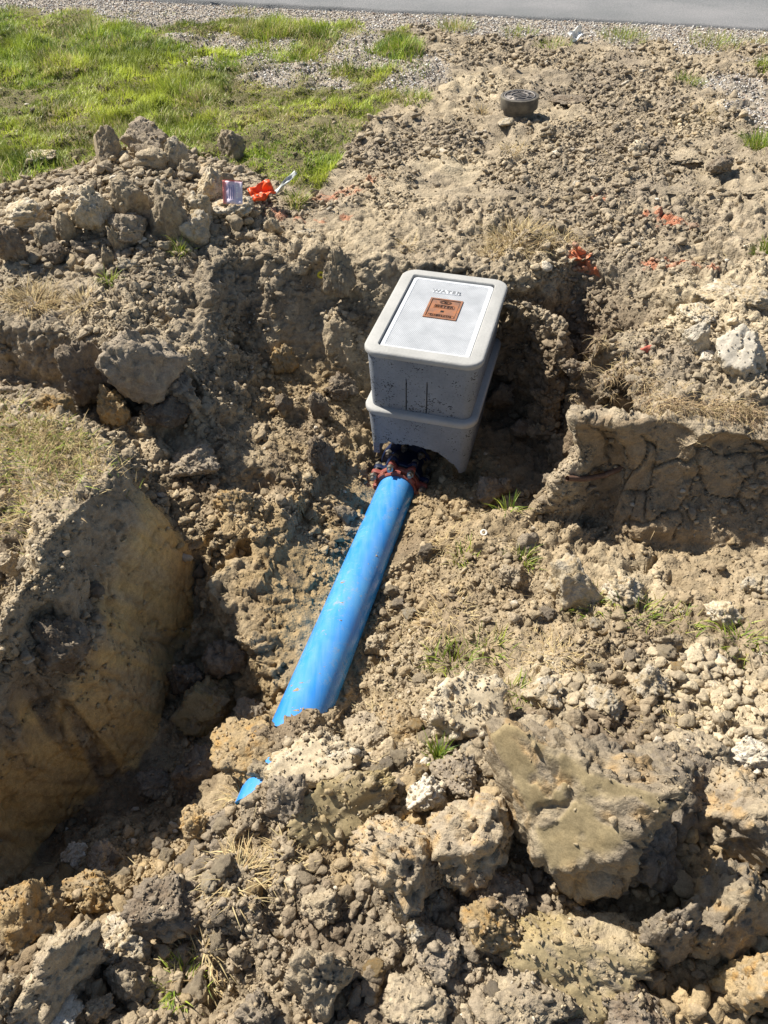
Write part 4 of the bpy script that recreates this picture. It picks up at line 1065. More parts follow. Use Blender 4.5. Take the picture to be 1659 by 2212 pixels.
BIG = []; ROCKS = []
def hull(seed, n):
    r = np.random.default_rng(seed); p = r.normal(size=(n, 3)); p /= np.linalg.norm(p, axis=1)[:, None]; p *= r.uniform(.75, 1.1, (n, 1)) * np.array((1, .8, .75))
    bm = bmesh.new(); vs = [bm.verts.new(v) for v in p]; res = bmesh.ops.convex_hull(bm, input=vs)
    bmesh.ops.delete(bm, geom=[v for v in bm.verts if not v.link_faces], context='VERTS'); bmesh.ops.triangulate(bm, faces=bm.faces[:])
    bm.verts.index_update(); V = np.array([v.co[:] for v in bm.verts]); F = np.array([[v.index for v in f.verts] for f in bm.faces]); bm.free(); return V, F
def place_clod(px, py, wpx, hpx, pal, name, label, group, kw):
    kw = dict(kw)
    sub = kw.pop('sub', 4); seed = kw.pop('seed', 1); sink = kw.pop('sink', .13); yaw = kw.pop('yaw', None)
    p, n, d = hit(px, py + hpx * .15)
    zfix = kw.pop('z', None)
    if zfix is not None: p = at(px, py, zfix); d = np.linalg.norm(p - np.array([0, 0, CAM_Z]))
    mpx = d / FD / math.sqrt(1 + ((px - 829.5) ** 2 + (py - 1106) ** 2) / FD ** 2)
    if wpx >= 55 and sub < 5: sub = 5
    el = kw.pop('el', (1, .85, .8 * np.clip(hpx / wpx * 1.15, .55, 1.6)))
    r = np.random.default_rng(seed)
    rz = R(yaw) if yaw is not None else r.uniform(-.6, .6)
    rot = rotm(r.uniform(-.15, .15), r.uniform(-.15, .15), rz)
    P, F, mask = rock(seed, sub, el=el, **kw)
    col = rock_col(P, pal, seed, mask)
    P = P @ np.array(rot).T
    # real size from the width and height it shows
    s = .5 * wpx * mpx * 1.04 / (.5 * np.ptp(P[:, 0])); P = P * s
    for _ in range(3):
        sh = np.ptp(P[:, 1] * ST + P[:, 2] * CT); P[:, 2] *= np.clip(hpx * mpx * 1.12 / sh, .75, 1.35)
    me = mesh_np(name, P, [F], M_CLOD, col, smooth=False)
    o = link(name, me)
    V = get_V(me); hz = -V[:, 2].min()
    # centre so that the lump's middle falls on the sight line, resting partly in the soil
    zc = p[2]
    for _ in range(3):
        up = hz * (1 - 2 * sink) * .75
        q_ = at(px, py, zc); g_, _n = drop(q_[0], q_[1]); zc = .5 * zc + .5 * (g_[2] + up)
    if zfix is not None: zc = zfix
    o.location = at(px, py, zc)
    ROCKS.append((o, get_V(me) + np.array(o.location), me['mask'] if False else None))
    tag(o, label, 'clay clod' if 'clod' in name or 'slab' in name else 'turf sod', group or 'loose lumps of dug clay')
    BIG.append((o.location.x, o.location.y, s))
for c_ in CL: place_clod(*c_)

# ------------------------------------------------------------------ loose crumbs: one mass of rubble over everything dug
tri = np.array([(p[0], p[1], p[2]) for p in [tuple(q.vertices[:3]) for q in gmesh.polygons]])
quad = np.array([q.vertices[3] if len(q.vertices) == 4 else -1 for q in gmesh.polygons])
GV = get_V(gmesh)
t2 = np.stack([tri[:, 0], tri[:, 2], quad], -1)[quad >= 0]
tri = np.concatenate([tri, t2])
ng_ = len(tri)
rv, rt, off_ = [GV], [tri], len(GV)
for o, Vw, _m in ROCKS:
    fs = np.array([p_.vertices[:] for p_ in o.data.polygons]); rv.append(Vw); rt.append(fs + off_); off_ += len(Vw)
GC = np.empty(len(gmesh.vertices) * 4, np.float32); gmesh.attributes['col'].data.foreach_get('color', GC); gcs = [GC.reshape(-1, 4)[:, :3]]
for o, Vw, _m in ROCKS:
    q_ = np.empty(len(Vw) * 4, np.float32); o.data.attributes['col'].data.foreach_get('color', q_); gcs.append(q_.reshape(-1, 4)[:, :3])
GC = np.concatenate(gcs).astype(float)
GV = np.concatenate(rv); tri = np.concatenate(rt)
A_, B_, C_ = GV[tri[:, 0]], GV[tri[:, 1]], GV[tri[:, 2]]
cr_ = np.cross(B_ - A_, C_ - A_); ar = np.linalg.norm(cr_, axis=1) / 2; tn_ = cr_ / (2 * ar[:, None] + 1e-12)
cen = (A_ + B_ + C_) / 3
# rough view cone so that nothing is strewn where the place does not show
rel = cen - np.array([0, 0, CAM_Z]); dep = rel[:, 1] * CT - rel[:, 2] * ST
ux = rel[:, 0] / np.maximum(dep, .01) * FD; uy = (rel[:, 1] * ST + rel[:, 2] * CT) / np.maximum(dep, .01) * FD
vis = (dep > .3) & (np.abs(ux) < 1200) & (np.abs(uy) < 1300)
gmk = gravel_mask(cen); lawn_c = in_poly(cen[:, 0], cen[:, 1], LAWN)
slope = np.clip((tn_[:, 2] - .40) / .4, 0, 1)
clump = np.clip(.5 + 1.6 * fbm(cen * 2.6, 4, 501), .04, 1.7)
dens = vis * slope * (1 - .93 * lawn_c) * (1 - gmk) * (cen[:, 1] < 8.2)
dens = dens * (road_dist(cen[:, 0], cen[:, 1]) > .1)
pa = pipe_axis(cen[:, 1]); on_pipe = (np.hypot(cen[:, 0] - pa[:, 0], cen[:, 2] - pa[:, 2]) < PIPE_R + .012) & (cen[:, 1] > .95)
dens = dens * ~on_pipe
on_rock = np.arange(len(tri)) >= ng_
dens = np.where(on_rock, dens * .38, dens)
HOST = [None]
def strew(n, weights, lo, hi, power, protos, sub, sink, seed, flat=.75, colour=None, mat=None):
    r = np.random.default_rng(seed)
    wgt = ar * weights; k = r.choice(len(tri), n, p=wgt / wgt.sum())
    a, b = r.random(n), r.random(n); m = a + b > 1; a[m] = 1 - a[m]; b[m] = 1 - b[m]
    P = A_[k] + (B_[k] - A_[k]) * a[:, None] + (C_[k] - A_[k]) * b[:, None]
    HOST[0] = GC[tri[k, 0]]
    s = lo * (1 - r.random(n) * (1 - (lo / hi) ** power)) ** (-1 / power)
    return P, np.minimum(s, hi), tn_[k], r
def build_strew(P, s, nrm, r, protos, sink, col, Vl, Fl, Cl, off, flat=.78):
    n = len(P); pid = r.integers(0, len(protos), n)
    for q in range(len(protos)):
        m = np.where(pid == q)[0]
        if not len(m): continue
        PV, PF = protos[q]
        ang = r.uniform(0, 2 * np.pi, len(m)); t1 = r.uniform(-.6, .6, len(m)); 
        c, s_ = np.cos(ang), np.sin(ang); ct, st_ = np.cos(t1), np.sin(t1)
        sc = s[m][:, None] * r.uniform(.75, 1.25, (len(m), 3)); sc[:, 2] *= flat
        X = PV[None] * sc[:, None, :]
        x = X[..., 0] * ct[:, None] + X[..., 2] * st_[:, None]; z = -X[..., 0] * st_[:, None] + X[..., 2] * ct[:, None]; y = X[..., 1]
        x, y = x * c[:, None] - y * s_[:, None], x * s_[:, None] + y * c[:, None]
        W = np.stack([x, y, z], -1) + (P[m] + nrm[m] * (s[m] * (flat - sink))[:, None])[:, None, :]
        Vl.append(W.reshape(-1, 3)); Fl.append((PF[None] + (np.arange(len(m)) * len(PV))[:, None, None]).reshape(-1, PF.shape[1]) + off[0])
        Cl.append(np.repeat(col[m], len(PV), axis=0)); off[0] += len(m) * len(PV)
def keep_off(P, s):
    ok = np.ones(len(P), bool)
    # not inside the concrete boxes
    c, s_ = math.cos(-BOX_RZ), math.sin(-BOX_RZ); dx, dy = P[:, 0] - BOX_C[0], P[:, 1] - BOX_C[1]
    lx, ly = dx * c - dy * s_, dx * s_ + dy * c
    ok &= ~((np.abs(lx) < BW / 2 - .01 + s) & (np.abs(ly) < BL_ / 2 - .01 + s) & (P[:, 2] > -.62))
    pa = pipe_axis(P[:, 1]); ok &= ~((np.hypot(P[:, 0] - pa[:, 0], P[:, 2] - pa[:, 2]) < PIPE_R + s) & (P[:, 1] > 1.42))
    ok &= ~((np.hypot(P[:, 0] - cp[0], P[:, 1] - cp[1]) < .125))
    return ok
P1 = [hull(900 + k, 9) for k in range(24)]
P2 = [hull(930 + k, 13 + k % 5) for k in range(24)]
P3 = [rock(960 + k, 3, planes=13, rough=.07, crumb=.10, lump=.08, dhi=.78, el=(1, .82, .78))[:2] for k in range(14)]
Vl, Fl, Cl, off = [], [], [], [0]
dist = np.linalg.norm(rel, axis=1)
nearw = np.clip(2.6 / np.maximum(dist, 1.2), .25, 1.6) ** 1.2
def pebble_col(P, r):
    c = .45 * soil_colour(P) + .55 * HOST[0][ok]
    t = r.random(len(P))
    c = mixc(c, PALE, np.where(t < .14, .45, 0.)); c = mixc(c, OCHRE, np.where((t > .16) & (t < .22), .4, 0.)); c = mixc(c, GREY, np.where((t > .24) & (t < .45), .35, 0.)); c = mixc(c, WHITE, np.where((t > .5) & (t < .515), .7, 0.))
    return c * r.uniform(.78, 1.22, len(P))[:, None]
for n, lo, hi, pw, pr, sink, seed, wexp in ((165000, .003, .010, 1.5, P1, .48, 1, 1.0), (19000, .009, .022, 2.2, P2, .42, 2, .55)):
    P, s, nr, r = strew(n, (dens * np.where(on_rock, .35 + .0 * dens, 1.) if lo > .008 else dens) * clump * nearw ** wexp, lo, hi, pw, pr, 1, sink, seed)
    ok = keep_off(P, s); P, s, nr = P[ok], s[ok], nr[ok]
    build_strew(P, s, nr, r, pr, sink, pebble_col(P, r), Vl, Fl, Cl, off)
P, s, nr, r = strew(3000, dens * ~on_rock * clump ** 1.5 * nearw ** .2, .018, .036, 2.4, P3, 3, .3, 3)
ok = keep_off(P, s); P, s, nr = P[ok], s[ok], nr[ok]
colr = pebble_col(P, r)
P_A = None
order = np.argsort(-s / np.maximum(np.linalg.norm(P - np.array([0, 0, CAM_Z]), axis=1), .5))
NI = 140                                    # the ones that show largest are things of their own
rest = order[NI:]; AUTO = order[:NI]; P_A, s_A, nr_A = P, s, nr
build_strew(P[rest], s[rest], nr[rest], r, P3, .3, colr[rest], Vl, Fl, Cl, off)
HEAPS = [[(0,400),(140,380),(240,330),(340,300),(520,330),(600,420),(560,470),(420,520),(250,560),(60,560),(-100,480)], [(560,1650),(800,1560),(1100,1560),(1659,1600),(1750,2250),(450,2250),(620,1950)], [(-50,1960),(250,1880),(420,1980),(420,2230),(-80,2250)], [(1180,1440),(1659,1380),(1700,1640),(1250,1600)]]
for j_, (pl_, n_) in enumerate(zip(HEAPS, (1000, 800, 350, 420))):
    zz = (.06, -.25, -.42, -.36)[j_]
    poly = [at(a_, b_, zz)[:2] for a_, b_ in pl_]
    m_ = in_poly(cen[:, 0], cen[:, 1], poly)
    P, s, nr, r = strew(n_, vis * slope * m_ * ~on_pipe * ~on_rock, (.012 if j_ else .016), .036 if j_ else .055, 1.9, P3, 3, .3, 60 + j_)
    ok = keep_off(P, s); P, s, nr = P[ok], s[ok], nr[ok]
    build_strew(P, s, nr, r, P3, .3, pebble_col(P, r), Vl, Fl, Cl, off)
rb = link('rubble', mesh_np('rubble', np.concatenate(Vl), [np.concatenate(Fl)], M_RUBBLE, np.concatenate(Cl), smooth=False))
tag(rb, 'small loose crumbs and pebbles of dug soil strewn over the pit and banks', 'rubble', kind='stuff')
ap = {k: [rock_mesh('soil_clod', 970 + i, 1.0, k, 4, crumb=.12, rough=.10, lump=.14, planes=12, dhi=.8, el=(1, .85, .8)) for i in range(5)] for k in ('tan', 'grey', 'pale', 'ochre')}
PLACES = []   # (label ending, test)
def place_of(x, y, z):
    if y > 4.2: return 'on the soil near the valve box' if x > .1 else 'on the soil by the lawn edge'
    if y > 3.45: return 'on the flat soil behind the box' if x > -.2 else 'on the ground behind the pit'
    if z < -.28 and y > 2.2: return 'on the pit floor right of the box' if x > .4 else 'on the pit slope left of the box'
    if y > 2.2: return 'on top of the right bank' if x > .4 else 'on the broken ground left of the pit'
    if x < -.75 and y > 1.2: return 'on top of the cut left bank' if z > -.2 else 'deep in the shaded trench'
    px = pipe_axis(y)[0]
    if y > 1.2: return 'on the lower bench right of the pipe' if x > px else ('on the sunny soil left of the pipe' if z > -.66 else 'deep in the shaded trench')
    return 'on the front heap right of the middle' if x > .3 else ('on the front heap near the middle' if x > -.35 else 'on the lower left ground')
words_n = {'tan': 'tan', 'grey': 'grey brown', 'pale': 'pale', 'ochre': 'ochre'}
cnt = {}
info = []
for i in AUTO:
    x, y, z = P_A[i]
    pal = ('tan', 'grey', 'pale', 'ochre', 'tan', 'grey')[int(r.integers(0, 6))]
    info.append([i, pal, place_of(x, y, z)])
for (pal, pl) in sorted(set((a[1], a[2]) for a in info)):
    mem = [a for a in info if a[1] == pal and a[2] == pl]
    mem.sort(key=lambda a: P_A[a[0]][0] / max(P_A[a[0]][1], .3))
    for j, a in enumerate(mem):
        i = a[0]
        o = bpy.data.objects.new('soil_clod', ap[pal][int(r.integers(0, 5))]); COL.objects.link(o)
        q_ = P_A[i] + nr_A[i] * s_A[i] * .45
        o.location = q_; o.rotation_euler = (r.uniform(-.5, .5), r.uniform(-.5, .5), r.uniform(0, 6.28)); o.scale = tuple(s_A[i] * r.uniform(.85, 1.3, 3))
        nth = ['', 'second ', 'third ', 'fourth ', 'fifth ', 'sixth ', 'seventh ', 'eighth ', 'ninth ', 'tenth ', 'eleventh ', 'twelfth ', 'thirteenth ', 'fourteenth ', 'fifteenth ', 'sixteenth ']
        lb = f'{words_n[pal]} clod {pl}' if len(mem) == 1 else (f'leftmost {words_n[pal]} clod {pl}' if j == 0 else f'{nth[min(j, 15)]}{words_n[pal]} clod from the left {pl}')
        tag(o, lb, 'soil clod', 'fist sized clods scattered over the dig')

# ------------------------------------------------------------------ gravel verge
gw = gmk * ~on_rock * vis * (tn_[:, 2] > .3) * (road_dist(cen[:, 0], cen[:, 1]) > -.02)
Vl, Fl, Cl, off = [], [], [], [0]
P, s, nr, r = strew(26000, gw * (1 + 0 * lawn_c), .006, .017, 2.0, P1, 1, .3, 21)
g = r.random(len(P)); colg = np.tile(np.array((.44, .40, .36)), (len(P), 1)); colg = mixc(colg, np.array((.74, .71, .66)), np.where(g < .42, .85, 0.)); colg = mixc(colg, np.array((.26, .22, .19)), np.where(g > .82, .8, 0.)); colg = mixc(colg, np.array((.48, .33, .24)), np.where((g > .74) & (g < .82), .7, 0.))
colg *= r.uniform(.75, 1.25, len(P))[:, None]
build_strew(P, s, nr, r, P1, .3, colg, Vl, Fl, Cl, off)
gv = link('gravel', mesh_np('gravel', np.concatenate(Vl), [np.concatenate(Fl)], M_RUBBLE, np.concatenate(Cl), smooth=False))
tag(gv, 'pale crushed gravel along the edge of the asphalt road', 'gravel', kind='stuff')

# ------------------------------------------------------------------ grass
def blades(P, L, wd, lean, az, droop, col, segs=3, side=None):
    """ribbon blades; P roots, L length, wd half width, lean from vertical, az direction of lean, droop extra bend towards the tip"""
    n = len(P); t = np.linspace(0, 1, segs + 1)
    sx, sy = -np.sin(az), np.cos(az)
    twist = side if side is not None else 0
    wx = np.cos(az + np.pi / 2 + twist); wy = np.sin(az + np.pi / 2 + twist)
    V = np.zeros((n, segs * 2 + 1, 3))
    pos = P.copy()
    ang = lean.copy(); st = L / segs
    for k in range(segs + 1):
        ww = wd * (1 - t[k] ** 1.6)
        if k < segs:
            V[:, 2 * k] = pos - np.stack([wx * ww, wy * ww, 0 * ww], -1); V[:, 2 * k + 1] = pos + np.stack([wx * ww, wy * ww, 0 * ww], -1)
        else: V[:, 2 * k] = pos
        pos = pos + np.stack([np.sin(ang) * np.cos(az), np.sin(ang) * np.sin(az), np.cos(ang)], -1) * st[:, None]
        ang = ang + droop / segs
    m = segs * 2 + 1
    base = (np.arange(n) * m)[:, None]
    Q = np.concatenate([base + np.array([[2 * k, 2 * k + 1, 2 * k + 3, 2 * k + 2]]) for k in range(segs - 1)]) if segs > 1 else np.zeros((0, 4), int)
    Tt = base + np.array([[2 * segs - 2, 2 * segs - 1, 2 * segs]])
    tt = np.concatenate([np.repeat(t[:-1], 2), [1.]])
    Cc = np.repeat(col[:, None, :], m, axis=1)
    return V.reshape(-1, 3), Q, Tt, Cc.reshape(-1, 3)
G1 = np.array((.19, .29, .035)); G2 = np.array((.42, .46, .07)); G3 = np.array((.085, .165, .03)); STRAW = np.array((.60, .49, .26)); STRAW2 = np.array((.40, .28, .14))
def grass_col(n, r, dry=.2, P=None):
    t = r.random(n); c = np.tile(G1, (n, 1)); c = mixc(c, G2, r.random(n) * .9); c = mixc(c, G3, np.where(t < .25, .7, 0.))
    if P is not None:
        f = fbm(P * 1.6, 3, 601); c = mixc(c, G2 * 1.1, np.clip(.25 + 1.4 * f, 0, .8)); dd = np.clip(dry + .6 * fbm(P * 2.3, 3, 605), 0, 1); c = c * np.clip(1.0 + .6 * fbm(P * 7, 2, 607) + .5 * fbm(P * 2.1, 2, 609), .35, 1.9)[:, None]
    else: dd = np.full(n, dry)
    c = mixc(c, STRAW, np.where(r.random(n) < dd, .85, 0.))
    return c * r.uniform(.75, 1.25, n)[:, None]
def lawn():
    global lawn_c
    lawn_c = lawn_c * ~on_rock
    r = np.random.default_rng(31)
    gm2 = gravel_mask(cen)
    f = fbm(cen * 2.0, 3, 611); f2 = fbm(cen * 6.0, 2, 613)
    fade = smooth(road_dist(cen[:, 0], cen[:, 1]), .25, .6)
    wgt = lawn_c * vis * (1 - .96 * gm2) * np.clip(.95 + .9 * f + .6 * f2, .22, 2) * fade * ar
    n = 170000
    k = r.choice(len(tri), n, p=wgt / wgt.sum()); a, b = r.random(n), r.random(n); m = a + b > 1; a[m] = 1 - a[m]; b[m] = 1 - b[m]
    P = A_[k] + (B_[k] - A_[k]) * a[:, None] + (C_[k] - A_[k]) * b[:, None]
    hgt = np.clip(.75 + 1.0 * fbm(P * 1.3, 2, 621) + .6 * fbm(P * 5, 2, 623), .3, 1.7)
    L = r.uniform(.035, .10, n) * hgt
    V, Q, Tt, Cc = blades(P - np.array((0, 0, .006)), L, r.uniform(.0016, .0042, n), r.uniform(.1, 1.15, n), 2.5 * np.pi * fbm(P * 3.2, 2, 641) + r.normal(size=n) * 1.0, r.uniform(.2, 1.1, n), grass_col(n, r, .12, P))
    o = link('lawn_grass', mesh_np('lawn_grass', V, [Q, Tt], M_GRASS, Cc, smooth=False)); tag(o, 'green roadside grass covering the ground at the upper left', 'grass', kind='stuff')
lawn()
def tuft(px, py, wpx, n, hgt, dry, label, cat='grass tuft', name='grass_tuft', group='tufts of grass', straw=False, lean=(.05, .95), droop=(.3, 1.6), wd=(.0016, .003)):
    r = np.random.default_rng(int(px * 7 + py))
    p, nn, d = hit(px, py); rad = wpx * .5 * d / FD
    q = r.normal(size=(n, 2)) * rad * .36; q *= np.minimum(1, rad * .7 / np.maximum(np.linalg.norm(q, axis=1), 1e-6))[:, None]
    P = np.zeros((n, 3))
    for i in range(n):
        pt, _ = drop(p[0] + q[i, 0], p[1] + q[i, 1], p[2] + .35); P[i] = pt
    P[:, 2] = np.clip(P[:, 2], p[2] - .08, p[2] + .08) - .005
    az = np.arctan2(q[:, 1], q[:, 0]) + r.normal(size=n) * .8
    L = r.uniform(.45, 1.0, n) * hgt
    col = grass_col(n, r, dry)
    if straw: col = mixc(np.tile(STRAW, (n, 1)), STRAW2, r.random(n)) * r.uniform(.7, 1.3, n)[:, None]
    V, Q, Tt, Cc = blades(P - p, L, r.uniform(*wd, n), r.uniform(*lean, n), az, r.uniform(*droop, n), col, segs=4, side=r.normal(size=n) * .4)
    o = link(name, mesh_np(name, V, [Q, Tt], M_STRAW if straw else M_GRASS, Cc)); o.location = p
    tag(o, label, cat, group)
tuft(985,62,90,260,.14,.45,'yellow green tuft on the gravel verge above the valve box')
tuft(1120,72,100,170,.09,.35,'low green tuft on the verge, first right of the tall yellow one')
tuft(1195,95,90,170,.09,.2,'green tuft on the verge beside the white scrap of litter')
tuft(1345,82,120,260,.12,.3,'wide green tuft on the verge above the rough soil')
tuft(1545,92,140,300,.12,.4,'large green and straw tuft at the right end of the verge')
tuft(1640,92,60,120,.09,.7,'straw coloured tuft on the verge by the right edge')
tuft(575,85,110,420,.19,.12,'big fountain shaped green tuft standing on the gravel')
tuft(720,70,150,330,.10,.35,'wide low tuft right of the big fountain shaped one')
tuft(520,28,70,120,.09,.5,'straw tinted tuft on the gravel near the asphalt')
tuft(1490,175,70,140,.10,.15,'green tuft on the bare soil right of the verge')
tuft(1640,320,70,260,.16,.05,'dark green tuft at the right edge behind the rough soil')
tuft(1650,145,40,120,.12,.1,'small green tuft at the right edge near the verge')
tuft(1655,540,40,160,.10,.1,'bright green tuft at the right edge beside the paint mark')
tuft(890,215,110,300,.11,.3,'green tuft at the corner of the lawn by the soil')
tuft(640,435,60,150,.11,.4,'yellow green tuft beside the torn white tape')
tuft(390,545,44,70,.11,.2,'small bright green tuft on the slope below the heap')
tuft(235,605,36,60,.10,.1,'lone bright green sprig above the broken ground')
tuft(1100,1100,60,26,.12,.05,'fresh green sprig on the edge of the lower bench')
tuft(1000,1210,70,40,.11,.5,'pale green blades at the rear of the lower bench')
tuft(1130,1215,50,60,.10,.3,'green blades left of the round cracked lump')
tuft(1270,1310,130,110,.085,.35,'green grass at the foot of the round cracked lump')
tuft(1380,1320,170,130,.075,.35,'spreading green patch right of the round cracked lump')
tuft(1600,1390,130,110,.08,.3,'green patch on the lower bench by the right edge')
tuft(1060,1400,130,80,.07,.5,'thin green patch in the middle of the lower bench')
tuft(970,1435,120,75,.11,.2,'dark green blades spreading behind the flat topped lump')
tuft(1120,1500,110,60,.07,.4,'thin green grass right of the flat topped lump')
tuft(945,1640,40,60,.10,.1,'small green tuft under the flat topped lump')
tuft(1480,1340,120,70,.07,.4,'green patch among the stones of the lower bench')
# dry ones
S = dict(straw=True, cat='dry grass', name='dry_grass_tuft', group='tufts of dry grass', wd=(.0011, .0022))
tuft(1120,520,150,420,.16,0,'straw coloured grass clump on the pit edge behind the box', lean=(.3,1.4), **S)
tuft(1060,550,70,130,.12,0,'thin straw strands just behind the box', lean=(.5,1.5), **S)
tuft(1215,520,100,170,.12,0,'brown dry strands beside the orange paint marks', lean=(.5,1.5), **S)
tuft(1110,325,70,120,.12,0,'straw grass below the valve box', lean=(.5,1.5), **S)
tuft(1500,250,120,180,.10,0,'brown dry grass in the rough soil near the right edge', lean=(.5,1.5), **S)
tuft(1040,245,60,80,.10,0,'dry stems left of the valve box', lean=(.3,1.3), **S)
tuft(75,655,120,420,.14,0,'dry grass mat over the broken ground at the left edge', lean=(.4,1.6), **S)
tuft(180,660,80,160,.14,0,'dry strands right of the mat at the left edge', lean=(.5,1.6), **S)
tuft(880,530,50,60,.10,0,'dry strands on the rear pit edge', lean=(.5,1.5), **S)
tuft(530,1722,70,110,.11,0,'pale root strands over the gap in the soil by the pipe', lean=(.5,1.7), droop=(.8,3.0), **S)
tuft(520,1900,150,260,.09,0,'flattened straw on the left slope of the front heap', lean=(.9,1.5), **S)
tuft(620,1850,120,150,.07,0,'straw flecks on the front heap below the sliced wedge', lean=(.9,1.5), **S)
tuft(430,2080,150,300,.08,0,'pale dry grass low between the front heap and the left boulders', lean=(.6,1.5), **S)
tuft(400,2130,110,160,.07,.3,'greenish grass low left of the front heap', lean=(.3,1.3))
tuft(960,1180,90,150,.07,0,'brown roots on the rear edge of the lower bench', lean=(.6,1.6), **S)
tuft(1450,1560,140,260,.06,0,'dry litter among the stones behind the front slab', lean=(.9,1.5), **S)
tuft(1200,1420,220,330,.06,0,'dry brown grass bits across the lower bench', lean=(.9,1.5), **S)
tuft(960,1330,170,280,.06,0,'dry brown grass bits beside the pipe on the bench', lean=(.9,1.5), **S)
# turf that caps the left bank and the roots that hang from the right bank
def turf_strip(line, n, hgt, name, label, spread, dry=1.0, hang=0.0, seed=1, wd=(.0011, .0022), green=.0):
    r = np.random.default_rng(seed)
    pts = np.array([hit(*p)[0] for p in line]); seg = r.integers(0, len(pts) - 1, n); u = r.random(n)
    q = pts[seg] + (pts[seg + 1] - pts[seg]) * u[:, None]; q[:, :2] += r.normal(size=(n, 2)) * spread
    P = np.array([drop(a, b, .4)[0] for a, b, c in q])
    az = r.uniform(0, 2 * np.pi, n) if not hang else r.normal(-np.pi / 2, .9, n)
    col = mixc(np.tile(STRAW, (n, 1)), STRAW2, r.random(n))
    if hang: col = mixc(col, np.array((.30, .21, .14)), r.random(n))
    col = np.where((r.random(n) < green)[:, None], grass_col(n, r, .1), col) * r.uniform(.7, 1.3, n)[:, None]
    V, Q, Tt, Cc = blades(P - np.array((0, 0, .004)), r.uniform(.35, 1, n) * hgt, r.uniform(*wd, n), r.uniform(.5, 1.5, n), az, (r.uniform(.1, .9, n) if not hang else r.uniform(.8, 2.2, n)), col, segs=5 if hang else 3, side=r.normal(size=n) * .5)
    o = link(name, mesh_np(name, V, [Q, Tt], M_STRAW, Cc)); tag(o, label, 'dry grass' if not hang else 'roots', kind='stuff')
turf_strip([(0,880),(60,930),(130,960),(180,1000),(90,1050),(20,1060),(-60,980),(30,980),(120,930)], 5200, .075, 'dry_turf', 'sunlit dry turf capping the left bank', .075, green=.22, seed=3)
turf_strip([(1250,862),(1340,870),(1430,872),(1530,880),(1640,890)], 2400, .095, 'hanging_roots', 'matted brown roots hanging over the right bank', .03, hang=1, seed=4, wd=(.0009, .0018))
turf_strip([(1250,840),(1340,850),(1460,855),(1640,870)], 320, .06, 'dry_turf', 'thin dry turf along the top edge of the right bank', .05, seed=5)

# short bits of straw and root lying flat over the dug soil
r = np.random.default_rng(91); n = 5200
wl = dens * ~on_rock * nearw ** .6 * np.where((cen[:, 0] > -.1) & (cen[:, 1] < 2.3) & (cen[:, 1] > 1.25), 2.6, .6) * np.clip(.4 + 1.8 * fbm(cen * 2.4, 3, 555), .05, 2)
k = r.choice(len(tri), n, p=(ar * wl) / (ar * wl).sum()); P = cen[k] + tn_[k] * .007
V, Q, Tt, Cc = blades(P, r.uniform(.02, .07, n), r.uniform(.0006, .0016, n), r.uniform(1.25, 1.65, n), r.uniform(0, 6.28, n), r.normal(size=n) * .4, mixc(np.tile(STRAW, (n, 1)), np.array((.26, .18, .11)), r.random(n)) * r.uniform(.7, 1.2, n)[:, None], segs=3, side=r.normal(size=n) * .6)
o = link('straw_litter', mesh_np('straw_litter', V, [Q, Tt], M_STRAW, Cc)); tag(o, 'short bits of straw and root lying on the dug soil', 'straw', kind='stuff')

# ------------------------------------------------------------------ litter: flags, tape, scraps
def cloth(name, wd, ht, mat, nx=14, ny=12, amp=.01, seed=1, tear=0.0, thick=.0012):
    u, v = np.meshgrid(np.linspace(-.5, .5, nx), np.linspace(-.5, .5, ny))
    z = amp * (np.sin(u * 9 + seed) * .6 + np.sin(v * 7 + u * 5 + seed * 2) * .5) + amp * 1.2 * vnoise(np.column_stack([u.ravel() * 5, v.ravel() * 5, 0 * u.ravel() + seed]), 7).reshape(u.shape)
    V = np.stack([u * wd, v * ht, z], -1).reshape(-1, 3)
    if tear: V[:, 0] += tear * wd * vnoise(V * 60, 9) * (np.abs(u.ravel()) > .45)
    idx = np.arange(nx * ny).reshape(ny, nx)
    q = np.stack([idx[:-1, :-1], idx[:-1, 1:], idx[1:, 1:], idx[1:, :-1]], -1).reshape(-1, 4)
    me = mesh_np(name, V, [q], mat, smooth=True)
    return me
def solidify(o, t=.001):
    m = o.modifiers.new('s', 'SOLIDIFY'); m.thickness = t
def flag_mat():
    m, t, b = new_mat('flag_film'); L = t.links.new
    tc = N(t, 'ShaderNodeTexCoord'); sx = N(t, 'ShaderNodeSeparateXYZ'); L(tc.outputs['Generated'], sx.inputs[0])
    cr = N(t, 'ShaderNodeValToRGB'); e = cr.color_ramp.elements; cr.color_ramp.interpolation = 'LINEAR'
    e[0].position = .0; e[0].color = (.85, .22, .17, 1); e[1].position = 1; e[1].color = (.80, .72, .80, 1)
    k = e.new(.14); k.color = (.82, .40, .38, 1); k = e.new(.22); k.color = (.72, .62, .74, 1)
    L(sx.outputs[0], cr.inputs[0]); L(cr.outputs[0], b.inputs['Base Color']); b.inputs['Roughness'].default_value = .45
    return m
p, n_, d = hit(514, 452)
fl = empty('marking_flag', (p[0], p[1] - .08, p[2] + .12)); tag(fl, 'crumpled pink and white marking flag lying on the clods', 'marking flag')
fl.rotation_euler = (R(55), R(9), R(12)); fl.scale = (.85, .85, .85)
me = cloth('film', .115, .135, flag_mat(), amp=.0075, seed=2); o = link('film', me, fl); solidify(o)
M_INK = plain('flag_print', (.36, .33, .52), .6); M_PINK = plain('flag_red', (.85, .20, .15), .6)
o = link('red_edge', box_me(-.054, .055, .060, .067, .009, .0105, M_PINK), fl); 
bars = [(box_me(x, x + .006, -.042 + 0 * x, .038 - .012 * (i % 2), .0105, .0112, M_INK), I4) for i, x in enumerate((-.024, -.012, 0.0))]
